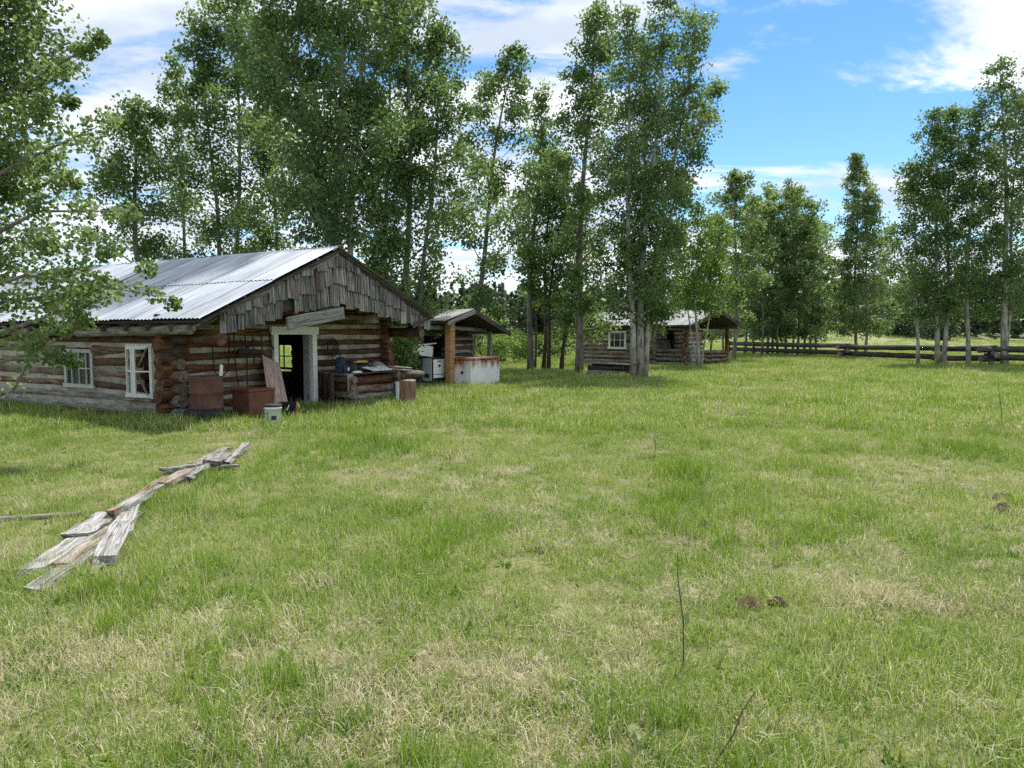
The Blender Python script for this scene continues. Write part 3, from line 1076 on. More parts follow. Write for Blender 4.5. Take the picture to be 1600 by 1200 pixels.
# ------------------------------------------------------------------ things in front of the cabin
def build_yard():
    R = random.Random(5)
    # barrel
    b = empty('oil_drum', gp(324, 661), .4, 'rusty steel drum standing by the cabin corner', 'drum')
    pr = [(.0, .01), (.285, .01), (.29, .03), (.285, .05), (.285, .265), (.306, .29), (.306, .30), (.285, .325), (.285, .54), (.306, .565), (.306, .575), (.285, .60), (.285, .82), (.292, .85),
          (.285, .865), (.27, .855), (.265, .6), (0, .55)]
    MB().lathe(pr, 28).build('shell', rust, b, smooth=True)
    MB().lathe([(.288, 0), (.2915, .0), (.2915, .22), (.288, .22)], 28, c=(0, 0, .05)).build('dark_band', black, b, smooth=True)
    plank('stake', (.22, .05, .5), (.27, .06, 1.06), .05, .02, white_paint, b, seg=1, label='pale stake standing in the drum')
    # rusty box
    bx = empty('metal_box', gp(390, 657), CR, 'brown rusted metal box between the drum and the plywood', 'box')
    MB().box((.31, .24, .28), (.62, .48, .50)).build('body', rust_red, bx, bevel=.02)
    MB().box((.31, .24, .555), (.65, .51, .05)).build('lid', rust_red, bx, bevel=.015)
    for x, y in ((.05, .05), (.57, .05), (.05, .43), (.57, .43)):
        MB().box((x, y, .015), (.05, .05, .04)).build('foot', rust, bx)
    # white pail
    w = empty('plastic_pail', gp(427, 664), .5, 'white plastic pail with dark lid and printed side', 'pail')
    MB().lathe([(0, 0), (.128, 0), (.133, .01), (.148, .30), (.155, .30), (.155, .315), (.148, .317), (.150, .345)], 26).build('bucket', plastic_white, w, smooth=True)
    MB().lathe([(.158, .335), (.160, .345), (.158, .372), (.14, .376), (.0, .37)], 26).build('lid', black, w, smooth=True)

    def arc(r0, r1, a0, a1, z0, z1, nm, m_):
        n = 6
        vs_ = []
        for i in range(n + 1):
            a = a0 + (a1 - a0) * i / n
            vs_ += [(r0 * math.cos(a), r0 * math.sin(a), z0), (r1 * math.cos(a), r1 * math.sin(a), z1)]
        MB().add(vs_, [(2 * i, 2 * i + 2, 2 * i + 3, 2 * i + 1) for i in range(n)]).build(nm, m_, w)

    def pr_at(z):
        return .133 + (.148 - .133) * z / .3 + .0025
    base = rad(-90) - .5
    arc(pr_at(.10), pr_at(.18), base + .1, base + .75, .10, .18, 'printed_panel', print_ink)
    for z in (.12, .155, .19, .22):
        arc(pr_at(z), pr_at(z + .014), base - .55, base - .2, z, z + .014, 'printed_line', print_ink)
    hp = [(.152 * math.cos(a), .152 * math.sin(a), .31 - .12 * math.sin((a - .3) / 2.6 * 1)) for a in np.linspace(.3, 2.9, 9)]
    MB().tube(hp, .004, 5).build('handle', black, w)
    # black tub with yellow jug
    t = empty('black_tub', gp(450, 648), .2, 'black rubber tub on the ground beside the door', 'tub')
    MB().lathe([(0, .0), (.15, 0), (.17, .24), (.18, .25), (.165, .255), (.15, .05), (0, .04)], 22).build('shell', black, t, smooth=True)
    MB().box((.02, -.165, .16), (.02, .01, .12), Matrix.Rotation(.4, 3, 'Y')).build('paint_mark', paper, t)
    j = empty('yellow_jug', gp(463, 645), .3, 'small yellow plastic jug wedged against the door jamb', 'jug')
    MB().lathe([(0, 0), (.07, 0), (.08, .03), (.08, .16), (.03, .22), (.03, .25), (0, .25)], 14).build('body', yellow, j, smooth=True)
    MB().lathe([(.034, .235), (.034, .265), (0, .267)], 10).build('cap', black, j)
    # plywood
    pts = [cab(1.72, -.62, .02), cab(2.22, -.62, .02), cab(2.36, -.20, .98), cab(1.90, -.20, 1.19)]
    th = (cab(0, -.012, .004) - cab(0, 0, 0))
    q = pts + [p + th for p in pts]
    cpt = pts[0]
    # local X along the board's length so the grain runs up it
    Mf = frame(pts[0], pts[3], up=(VD * -1))
    qi = [Mf.inverted() @ p for p in q]
    o = bpy.data.objects.new('plywood_offcut', MB().add(qi, [(0, 1, 2, 3), (7, 6, 5, 4), (0, 4, 5, 1), (1, 5, 6, 2), (2, 6, 7, 3), (3, 7, 4, 0)]).mesh('plywood_offcut', plywood))
    set_local(o, Mf)
    tag(o, 'pinkish plywood offcut with slanted top leaning beside the doorway', 'board')

    # harness on the wall left of the door
    hn = empty('harness', cab(1.3, -.14, 1.5), CR, 'black leather harness straps hanging on the log wall left of the door', 'harness')

    def strap(pts_, rr=.013):
        MB().tube(pts_, rr, 6).build('strap', leather, hn)
    strap([(-.55, -.02, .1), (-.56, -.03, -.3), (-.53, -.04, -.62), (-.4, -.05, -.72), (-.22, -.04, -.6), (-.18, -.03, -.2), (-.16, -.02, .15)])
    strap([(-.62, -.02, .12), (-.54, -.05, -.05), (-.5, -.02, .12)], .012)
    strap([(-.05, -.02, .15), (-.06, -.04, -.3), (-.02, -.04, -.75), (.02, -.03, -.92)])
    strap([(.22, -.02, .1), (.24, -.04, -.4), (.23, -.04, -.92)])
    strap([(.40, -.02, .1), (.42, -.04, -.3), (.40, -.05, -.55)])
    strap([(.62, -.02, .22), (.63, -.04, -.15), (.62, -.03, -.5), (.55, -.03, -.62), (.47, -.03, -.5)])
    strap([(.1, -.02, .0), (.25, -.06, -.16), (.45, -.04, .02)])
    strap([(.82, -.06, .18), (.80, -.08, .0), (.84, -.09, -.12), (.90, -.09, -.2)], .014)
    MB().box((.25, -.07, -.24), (.5, .08, .13), jit=.03, R=R).build('pad', leather, hn, bevel=.02)
    # tangle of dark tack right of the door
    tk = empty('rope_coil', cab(3.95, -.13, 1.30), CR, 'dark coil of rope on a peg right of the door', 'rope')
    for i in range(5):
        n = 13
        rr = .10 + .02 * i
        MB().tube([(rr * math.cos(a) + R.uniform(-.02, .02), -.02 * i - .02, rr * 1.2 * math.sin(a) + R.uniform(-.02, .02)) for a in np.linspace(0, 6.28, n)], .011, 5).build('loop', leather, tk)
    MB().tube([(0, .05, .08), (0, -.12, .1)], .015, 6).build('peg', log_brown, tk)
    MB().tube([(.02, -.05, -.1), (.03, -.05, -.3), (-.01, -.04, -.42)], .010, 5).build('tail', leather, tk)

    # log crib / bench
    cb = empty('log_crib', cab(3.85, -.72, 0), CR, 'low crib of stacked logs heaped with junk under the gable overhang', 'crib')
    lx = 1.65
    for k in range(3):
        log('log', (.12 + .02 * k, 0, .12 + .2 * k), (lx, 0, .12 + .2 * k), .105, .10, ((log_grey, end_grain), (log_mix, end_grain), (log_ochre, end_grain))[k], cb)
    for k in range(4):
        log('log', (0, -.22 - .05 * (k % 2), .05 + .18 * k), (0, .62, .05 + .18 * k), .09, .085, (log_mix if k % 2 else log_brown, end_grain), cb)
        log('log', (lx, -.2, .05 + .18 * k), (lx, .62, .05 + .18 * k), .09, .085, (log_dark, end_grain), cb)
    for k in range(5):
        plank('board', (-.15, .02 + .15 * k, .70 + .004 * k), (lx + .15, .03 + .15 * k, .70 - .004 * k), .14, .03, (log_mix, wood_grey, rot_wood)[k % 3], cb)
    for k in range(3):
        plank('post', (-.30 + .05 * k, .18 + .2 * k, 0), (-.30 + .05 * k, .18 + .2 * k, .72), .10, .07, log_brown, cb, up=(0, 1, 0), seg=2)

    def lump(name, loc, size, m_, label, cat, seed, rz=0.0, amp=.25, n=10):
        RR = random.Random(seed)
        mb = MB()
        vs_, rows, cols = [], 6, n
        for i in range(rows + 1):
            ph = math.pi * i / rows
            for k in range(cols):
                a = 2 * math.pi * k / cols
                f = 1 + amp * noise.noise(V((math.cos(a) * 1.5 + seed, math.sin(a) * 1.5, ph * 1.3)))
                zz = math.cos(ph)
                zz = zz if zz > 0 else zz * .12
                vs_.append((size[0] * math.sin(ph) * math.cos(a) * f, size[1] * math.sin(ph) * math.sin(a) * f, size[2] * (zz + .12) * f))
        mb.add(vs_, [(i * cols + k, (i + 1) * cols + k, (i + 1) * cols + (k + 1) % cols, i * cols + (k + 1) % cols) for i in range(rows) for k in range(cols)])
        o_ = mb.build(name, m_, None, True, loc=loc, rot=(0, 0, CR + rz))
        return tag(o_, label, cat)
    T = .72
    # navy backpack with its parts
    bp = empty('backpack', cab(3.80, -.60, T), CR + .3, 'navy backpack at the door end of the log crib', 'backpack')
    MB().box((0, 0, .19), (.26, .18, .36), jit=.012, R=R).build('body', blue_cloth, bp, bevel=.05)
    MB().box((0, -.11, .12), (.20, .07, .18), jit=.008, R=R).build('pocket', blue_cloth, bp, bevel=.025)
    MB().tube([(-.05, .02, .37), (-.03, .02, .42), (.03, .02, .42), (.05, .02, .37)], .011, 6).build('handle', leather, bp)
    MB().box((.08, -.15, .10), (.07, .012, .07)).build('patch', paper, bp)
    # folded white sacks
    for i, (a, v, l, rz) in enumerate(((4.60, -.86, 'creased white paper sack lying open on the log crib', .1), (4.98, -.84, 'smaller white sack sheet right of the open paper sack', -.15))):
        n = 5
        vs_ = []
        for x in range(n + 1):
            for y in range(4):
                vs_.append(((x / n - .5) * (.42 - .12 * i), (y / 3 - .5) * .34, .05 + .07 * y / 3 + .035 * noise.noise(V((x * .9, y * .9, i * 7 + 3)))))
        m2 = MB().add(vs_, [(x * 4 + y, (x + 1) * 4 + y, (x + 1) * 4 + y + 1, x * 4 + y + 1) for x in range(n) for y in range(3)])
        o_ = m2.build('paper_sack', paper, None, loc=cab(a, v, T + .0), rot=(0, 0, CR + rz))
        so = o_.modifiers.new('s', 'SOLIDIFY')
        so.thickness = .012
        tag(o_, l, 'sack')
    lump('folded_tarp', cab(4.25, -.45, T), (.24, .2, .24), tarp, 'black crumpled tarp beside the navy backpack', 'tarp', 3)
    lump('folded_tarp', cab(4.80, -.40, T), (.34, .2, .20), tarp, 'dark tarp bundle behind the white sacks', 'tarp', 9)
    lump('yellow_cloth', cab(4.72, -.38, T + .21), (.26, .12, .06), yellow, 'yellow cloth lying on top of the dark tarp bundle', 'cloth', 5)
    lump('burlap_bag', cab(5.25, -.42, T), (.24, .2, .22), rag, 'grey burlap bag at the far end of the crib', 'bag', 12)
    lump('white_rag', cab(4.15, -.78, T), (.17, .08, .05), paper, 'small white rag on the crib edge beside the backpack', 'rag', 14)
    lump('red_tin', cab(5.2, -.82, T), (.07, .07, .13), rust, 'small rusty tin right of the white sacks', 'tin', 15, amp=.06)
    # hanging rag
    vs_ = []
    for x in range(6):
        for z in range(6):
            vs_.append((x * .04, -.03 - .02 * math.sin(x * 1.7 + z * .3), -z * .085 * (1 + .12 * math.sin(x * 2))))
    rg = MB().add(vs_, [(x * 6 + z, (x + 1) * 6 + z, (x + 1) * 6 + z + 1, x * 6 + z + 1) for x in range(5) for z in range(5)]).build('hanging_rag', rag, None, True, loc=cab(3.68, -.86, .72), rot=(0, 0, CR))
    so = rg.modifiers.new('s', 'SOLIDIFY')
    so.thickness = .008
    tag(rg, 'grey rag hanging over the door end of the crib', 'rag')
    # poles lying over the far end
    for i, (a0, v0, z0, a1, v1, z1, l) in enumerate(((5.0, -.75, .80, 6.3, -1.0, .66, 'thin pale pole jutting from the crib toward the stump'),
                                                      (5.2, -.5, .83, 6.2, -.75, .74, 'split pole behind the pale pole on the crib end'),
                                                      (5.5, -1.05, .60, 6.35, -1.0, .60, 'short brown log bridging the crib and the stump'))):
        tag(log('pole', cab(a0, v0, z0), cab(a1, v1, z1), (.025, .03, .075)[i], (.02, .025, .07)[i], ((rot_wood, end_grain), (log_grey, end_grain), (log_brown, end_grain))[i], None, seg=8), l, 'pole')
    # stump
    st = empty('chopping_block', gp(634, 629), .3, 'upright split log block with a strip of white bark', 'block')
    mb = MB()
    n = 14
    prof = []
    for z in (0, .15, .35, .53):
        for k in range(n):
            a = 2 * math.pi * k / n
            rr = .235 * (1 + .07 * math.sin(a * 3 + 1) + (.08 if z == 0 else 0))
            prof.append((rr * math.cos(a), rr * .75 * math.sin(a), z + (.02 * math.sin(a * 2) if z > .5 else 0)))
    mb.add(prof, [(i * n + k, i * n + (k + 1) % n, (i + 1) * n + (k + 1) % n, (i + 1) * n + k) for i in range(3) for k in range(n)])
    mb.f.append(tuple(3 * n + k for k in range(n)))
    mb.m.append(1)
    vert_log = mat('split_block', [(0.3, (0.06, 0.03, 0.018)), (0.5, (0.20, 0.12, 0.075)), (0.72, (0.33, 0.27, 0.22))], (24, 24, 1.5), 6, 0.85, 0.5, 0.1)
    mb.build('block', [vert_log, end_grain], st)
    MB().box((-.205, -.115, .26), (.075, .03, .50), Matrix.Rotation(-.9, 3, 'Z'), jit=.008, R=R).build('bark_strip', white_paint, st)


build_yard()


# ------------------------------------------------------------------ far cabin
def build_far_cabin():
    o = V((8.45, 34.5, 0))
    rz = math.atan2(.75, .66)
    root = empty('far_log_cabin', o, rz, 'small log cabin with open porch at its right end, behind the four-stemmed aspen', 'cabin')
    pitch, r = .215, .098

    def mf(k):
        return RL.choice(((log_grey, end_grain), (log_mix, end_grain), (log_brown, end_grain), (log_mix, end_brown)))
    win = (3.34, 4.43, .80, 1.76)
    log_wall(root, (0, 0, 0), (0, 1, 0), (-1, 0, 0), 1.85, 6.3, .12, 9, pitch, r, [win], .22, mf, chinkm=chink, cw=.06)
    log_wall(root, (0, 0, 0), (0, 1, 0), (-1, 0, 0), 0, 1.75, .12, 4, pitch, r, [], .22, lambda k: (log_grey, end_grain), chinkm=None)
    log_wall(root, (0, 0, 0), (1, 0, 0), (0, -1, 0), 0, 1.42, .02, 9, pitch, r, [], .2, mf, cw=.06)
    log_wall(root, (0, 0, 0), (1, 0, 0), (0, -1, 0), 1.9, 4.5, .02, 4, pitch, r * .9, [], .1, lambda k: (log_mix, end_grain), chinkm=None)
    log_wall(root, (4.5, 0, 0), (0, 1, 0), (1, 0, 0), 0, 1.75, .12, 3, pitch, r * .9, [], .1, lambda k: (log_mix, end_grain), chinkm=None)
    log_wall(root, (0, 1.85, 0), (1, 0, 0), (0, -1, 0), 0, 4.5, .02, 10, pitch, r, [(1.3, 2.1, -1, 1.75)], .1, mf, cw=.06)
    log_wall(root, (4.5, 0, 0), (0, 1, 0), (1, 0, 0), 1.85, 6.3, .12, 9, pitch, r, [], .22, mf, cw=.06)
    log_wall(root, (0, 6.3, 0), (1, 0, 0), (0, 1, 0), 0, 4.5, .02, 10, pitch, r, [], .22, mf, cw=.06)
    window(root, (0, 0, 0), (0, 1, 0), (-1, 0, 0), win[0], win[1], win[2], win[3], 3, 2, white_paint, .12, True, depth=.09)
    MB().box((0, 0, 1.0), (.16, .16, 2.0)).build('post', log_ochre, root, loc=(-.02, -.02, 0))
    MB().box((0, 0, 1.0), (.15, .15, 2.0)).build('post', log_grey, root, loc=(-.02, 1.70, 0))
    MB().box((0, 0, 1.0), (.16, .16, 2.0)).build('post', log_ochre, root, loc=(4.5, -.02, 0))
    ridge, el, er = (2.25, 2.78), (-.55, 1.98), (5.05, 2.0)
    d1 = light_block(root, el, ridge, -.6, 6.7)
    sheets(d1, el, ridge, -.6, 6.7, 1, .75, seed=8, tilt=.012, m_=galv_old)
    d2 = light_block(root, er, (ridge[0], ridge[1] - .002), -.6, 6.7)
    sheets(d2, er, ridge, -.6, 6.7, 1, .75, seed=9, tilt=.012, m_=galv_old)
    for a, z in ((0, 1.95), (4.5, 1.95), (2.25, 2.6)):
        log('purlin', (a, -.65, z), (a, 6.6, z), .09, .09, (log_dark, end_grain), root)
    plank('rake_board', (el[0], -.62, el[1] - .05), (ridge[0], -.62, ridge[1] - .05), .03, .13, log_dark, root)
    plank('rake_board', (er[0], -.62, er[1] - .05), (ridge[0], -.62, ridge[1] - .05), .03, .13, log_dark, root)
    MB().box((2.25, 3.1, .03), (4.4, 6.1, .06)).build('floor', board_dark, root)
    bd = plank('leaning_board', o + Matrix.Rotation(rz, 3, 'Z') @ V((.95, 1.35, .06)), o + Matrix.Rotation(rz, 3, 'Z') @ V((.95, 1.6, 1.25)), .30, .03, wood_grey, None, up=(0, 1, 0))
    tag(bd, 'pale board leaning inside the porch of the far cabin', 'board')
    # leaning pole by the porch
    tag(log('pole', gp(1018, 571), at(1019, 508, 36.3), .05, .045, (wood_grey, end_grain), None, seg=8), 'grey prop pole standing at the left end of the far porch', 'pole')


build_far_cabin()


# ------------------------------------------------------------------ log fence
def build_fence():
    P = [V((at(x, 560, d).x, d, 0)) for x, d in ((1140, 55), (1322, 44), (1465, 37.3), (1547, 35.3), (1740, 32.5))]
    root = empty('log_fence', P[1], 0, 'dark log rail fence with crossed-log piers along the back of the lawn', 'fence')
    o = P[1]
    zs = (.40, .86)
    for i in range(4):
        a, b = P[i], P[i + 1]
        d = (b - a).normalized()
        for z in zs:
            za, zb = z + RL.uniform(-.05, .05), z + RL.uniform(-.05, .05)
            if i == 1 and z > .5:
                za -= .16
            log('rail', a - d * .25 - o + V((0, 0, za)), b + d * .25 - o + V((0, 0, zb)), .155, .14, (log_dark, end_grain), root, bend=.05)
    for i in (1, 3):
        c = P[i] - o
        for k in range(4):
            an = (0.25 if k % 2 else 1.15) + RL.uniform(-.15, .15)
            d = V((math.cos(an), math.sin(an), 0)) * RL.uniform(.5, .75)
            z = .14 + .22 * k
            log('pier_log', c - d + V((0, -.1, z)), c + d + V((0, -.1, z + RL.uniform(-.04, .04))), .14, .125, (log_dark, end_grain), root)
    for i in (0, 2):
        log('post', P[i] - o + V((-.16, -.16, 0)), P[i] - o + V((-.16, -.16, 1.05)), .11, .10, (log_dark, end_grain), root)
    log('brace', P[1] - o + V((-.5, -.5, .08)), P[1] - o + V((1.6, -1.0, .08)), .08, .06, (wood_grey, end_grain), root)


build_fence()


# ------------------------------------------------------------------ planks in the grass
def build_planks():
    def pk(x0, y0, x1, y1, w, t, m_, label, z0=.05, z1=.05, roll=0.0, jit=.012):
        a, b = gp(x0, y0, z0 * (.55 if y0 > 795 else .95)), gp(x1, y1, z1 * (.55 if y0 > 795 else .95))
        w *= .88
        tag(plank('plank', a, b, w, t, m_, None, roll=roll, jit=jit, seg=6, chip=.05), label, 'plank', 'old planks lying in the grass')
    pk(165, 872, 208, 790, 0.173, 0.060, wood_grey, 'thick grey plank nearest the camera on the right of the plank heap', .12, .10)
    pk(118, 838, 176, 803, 0.216, 0.051, wood_grey, 'short broad grey board with a dark cut end, left of the thick plank', .13, .12, .06)
    pk(45, 893, 180, 812, 0.187, 0.051, wood_grey, 'long weathered plank at the left side of the heap, ending in splinters', .07, .06)
    pk(62, 918, 190, 830, 0.158, 0.043, wood_grey, 'split grey plank at the very front of the plank heap', .05, .05, -.05)
    pk(95, 885, 215, 805, 0.115, 0.051, rot_wood, 'rotten brown plank in the middle of the heap', .06, .06, .1)
    pk(140, 902, 160, 868, 0.108, 0.034, rot_wood, 'crumbled brown board end under the thick grey plank', .03, .03)
    pk(190, 797, 262, 752, .11, .06, wood_grey, 'narrow grey batten linking the near boards with the far ones', .20, .12)
    pk(172, 803, 258, 748, .07, .045, log_mix, 'thin dark batten beside the narrow grey one', .22, .13)
    pk(250, 758, 325, 722, .16, .05, rot_wood, 'rotten plank sunk in dry grass below the crossed boards', .09, .09)
    pk(253, 735, 318, 727, 0.094, 0.043, wood_grey, 'grey board lying crosswise left of the far heap', .14, .11)
    pk(258, 739, 368, 727, 0.058, 0.025, wood_grey, 'thin split board under the crosswise grey board', .07, .06)
    pk(292, 748, 327, 725, 0.072, 0.043, wood_grey, 'short square-edged batten crossing the far boards', .09, .10)
    pk(332, 722, 350, 708, 0.245, 0.043, log_grey, 'small dark square board end on the far heap', .13, .13, .15)
    pk(352, 724, 384, 695, 0.115, 0.051, wood_grey, 'pale plank at the far right tip of the heap', .08, .09)
    pk(300, 726, 356, 700, 0.144, 0.034, rot_wood, 'crumbling reddish plank at the far left tip of the heap', .05, .05)
    tag(log('stick', gp(-40, 815, .03), gp(126, 802, .05), .03, .022, (rot_wood, end_grain), None, seg=8), 'thin pale stick lying in the grass at the left edge', 'stick')


build_planks()


# old trough of rotten planks and logs by the four-stemmed aspen
def build_trough():
    p = gp(918, 586)
    root = empty('log_pile', p, rad(-18), 'low pile of rotten dark logs and boards between two aspens', 'log pile')
    for k, (y, z, r, L0, L1, m_) in enumerate(((0, .10, .11, 0, 1.5, log_grey), (.28, .12, .12, .1, 1.6, log_dark), (.05, .30, .10, .0, 1.4, log_dark), (.3, .34, .10, .1, 1.7, log_dark), (.55, .2, .14, .1, 1.6, log_dark))):
        log('log', (L0, y, z), (L1, y + .02, z - .02), r, r * .9, (m_, end_grain), root)
    for k in range(4):
        plank('board', (-.05 + .03 * k, .0 + .16 * k, .47 + .015 * k), (1.6 + .1 * (k % 2), .02 + .15 * k, .42), .15, .03, (log_grey, log_dark)[k % 2], root)


build_trough()


# ------------------------------------------------------------------ trees
def leaf_mesh(name, C, size, tint, rng, material, k=4, aspect=.8, flat=0.0):
    n = len(C)
    nr = rng.normal(size=(n, 3))
    if flat:
        nr[:, 2] += flat
    nr /= np.linalg.norm(nr, axis=1, keepdims=True)
    t = rng.normal(size=(n, 3))
    t -= nr * (t * nr).sum(1, keepdims=True)
    t /= np.linalg.norm(t, axis=1, keepdims=True)
    b = np.cross(nr, t)
    ang = np.arange(k) * 2 * np.pi / k
    co = (C[:, None, :] + t[:, None, :] * (np.cos(ang)[None, :, None] * size[:, None, None])
          + b[:, None, :] * (np.sin(ang)[None, :, None] * size[:, None, None] * aspect)
          + nr[:, None, :] * (np.abs(np.sin(ang))[None, :, None] * size[:, None, None] * .22))
    me = bpy.data.meshes.new(name)
    me.vertices.add(n * k)
    me.vertices.foreach_set('co', co.astype(np.float32).ravel())
    me.loops.add(n * k)
    me.loops.foreach_set('vertex_index', np.arange(n * k, dtype=np.int32))
    me.polygons.add(n)
    me.polygons.foreach_set('loop_start', (np.arange(n) * k).astype(np.int32))
    me.update(calc_edges=True)
    a = me.attributes.new('tint', 'FLOAT', 'POINT')
    a.data.foreach_set('value', np.repeat(tint, k).astype(np.float32))
    me.materials.append(material)
    return me


LEAF_N, LEAF_S = 0.56, 0.72


def stem_path(p0, p1, R, wob, n=9):
    out = []
    ph1, ph2 = R.uniform(0, 6), R.uniform(0, 6)
    for i in range(n):
        t = i / (n - 1)
        s = math.sin(t * math.pi)
        # stems leave the ground upright and then follow their lean
        tt = t * (0.55 + 0.45 * t) if t < 1 else 1
        x = p0.x + (p1.x - p0.x) * tt
        y = p0.y + (p1.y - p0.y) * tt
        out.append(V((x + wob * s * math.sin(t * 5 + ph1), y + wob * s * math.sin(t * 4 + ph2), p0.z + (p1.z - p0.z) * t)))
    return out


def along(path, t):
    f = t * (len(path) - 1)
    i = min(int(f), len(path) - 2)
    return path[i].lerp(path[i + 1], f - i)


def tree(name, base, stems, r0, spread, first, nleaf, lsize, lm, bark, seed, label, cat='tree', group=None, limbs=34, rise=(.35, .9), clump=.30,
         wob=.18, k=4, profile=None, sub=4, low=0.0, seg=8, extra=None, ltip=.22):
    """stems = [(dx, dy, top Vector, radius factor)] ; spread = longest limb ; first = height fraction of the lowest limb"""
    R = random.Random(seed)
    rng = np.random.default_rng(seed)
    base = V(base)
    root = empty(name, base, 0, label, cat, group)
    r0 *= .75
    cl = []
    for si, (dx, dy, top, rf) in enumerate(stems):
        mb = MB()
        p0 = V((dx, dy, -.08))
        path = stem_path(p0, V(top) - base, R, wob)
        H = path[-1].z
        n = len(path)
        rr = [r0 * rf * ((1 - i / (n - 1)) ** .8 * .93 + .03) * (1.25 if i == 0 else 1) for i in range(n)]
        mb.tube(path, rr, seg, 0, True, None, R, .03)
        for j in range(limbs):
            t = first + (0.985 - first) * ((j + R.random()) / limbs)
            p = along(path, t)
            az = j * 2.399 + R.uniform(-.5, .5)
            u = (t - first) / (1 - first)
            pf = profile(u) if profile else min(1.0, .35 + 2.2 * u) * (1 - u) ** .62 + .06
            ln = spread * pf * R.choice((.35, .6, .8, .95, 1.1, 1.28)) * R.uniform(.85, 1.1)
            el = rise[0] + (rise[1] - rise[0]) * u + R.uniform(-.18, .18)
            d = V((math.cos(az) * math.cos(el), math.sin(az) * math.cos(el), math.sin(el)))
            lp = [p]
            m_ = 4
            for q in range(1, m_ + 1):
                f = q / m_
                lp.append(p + d * ln * f + V((R.uniform(-.06, .06), R.uniform(-.06, .06), low * f * f * ln + R.uniform(-.04, .06))) * 1.0)
            rb = max(.006, r0 * rf * (1 - t * .9) * .33)
            mb.tube(lp, [rb * (1 - .8 * q / m_) for q in range(m_ + 1)], 5, 0, False)
            for s in range(sub + int(ln * 1.6)):
                f = R.uniform(.35, 1.0)
                q = along(lp, f)
                dd = V((R.gauss(0, 1), R.gauss(0, 1), R.gauss(.1, .7))).normalized()
                tl = R.uniform(.2, .55) * min(1.0, .45 + ln * .35)
                e = q + dd * tl
                mb.tube([q, (q + e) / 2 + V((0, 0, .03)), e], [rb * .3 + .003, rb * .2 + .002, .002], 3, 0, False)
                cl.append((e.x, e.y, e.z, R.random(), clump * (.6 + .5 * min(1, ln))))
            e = lp[-1]
            cl.append((e.x, e.y, e.z, R.random(), clump))
            cl.append((e.x, e.y, e.z, R.random(), clump))
        mb.build('trunk', bark, root, True)
    if extra:
        cl += [(p.x - base.x, p.y - base.y, p.z - base.z, R.random(), s) for p, s in extra]
    cl = np.array(cl)
    nleaf = int(nleaf * LEAF_N)
    lsize *= LEAF_S
    cl[:, 4] *= rng.uniform(.45, 1.0, len(cl))
    wgt = rng.uniform(.1, 1, len(cl)) ** 1.5
    idx = rng.choice(len(cl), nleaf, p=wgt / wgt.sum())
    g = rng.normal(size=(nleaf, 3))
    g /= np.maximum(1, np.linalg.norm(g, axis=1, keepdims=True) / 1.9)
    C = cl[idx, :3] + g * cl[idx, 4:5] * np.array([1, 1, .85])
    keep = C[:, 2] > .25
    C, idx = C[keep], idx[keep]
    tint = np.clip(.5 + (cl[idx, 3] - .5) * .45 + rng.normal(size=len(C)) * .16, 0, 1)
    size = lsize * rng.uniform(.7, 1.25, len(C))
    o = bpy.data.objects.new('crown', leaf_mesh('crown', C, size, tint, rng, lm, k))
    link(o, root)
    return root


def T(px, d, tx, ty, dy=0.0):
    """base point on the ground at image column px and distance d; top seen at (tx, ty)"""
    b = V((at(px, 560, d).x, d, 0))
    return b, at(tx, ty, d + dy)


def simple(px, d, tx, ty, r0, spread, first, nleaf, lsize, lm, bark, seed, label, **kw):
    b, t = T(px, d, tx, ty)
    return tree(kw.pop('name', 'aspen_tree'), b, [(0, 0, t, 1)], r0, spread, first, nleaf, lsize, lm, bark, seed, label, **kw)


def multi(px, d, tops, r0, spread, first, nleaf, lsize, lm, bark, seed, label, **kw):
    b = V((at(px, 560, d).x, d, 0))
    st = [(dx, dy, at(tx, ty, d + dd), rf) for (dx, dy, tx, ty, dd, rf) in tops]
    return tree(kw.pop('name', 'aspen_tree'), b, st, r0, spread, first, nleaf, lsize, lm, bark, seed, label, **kw)


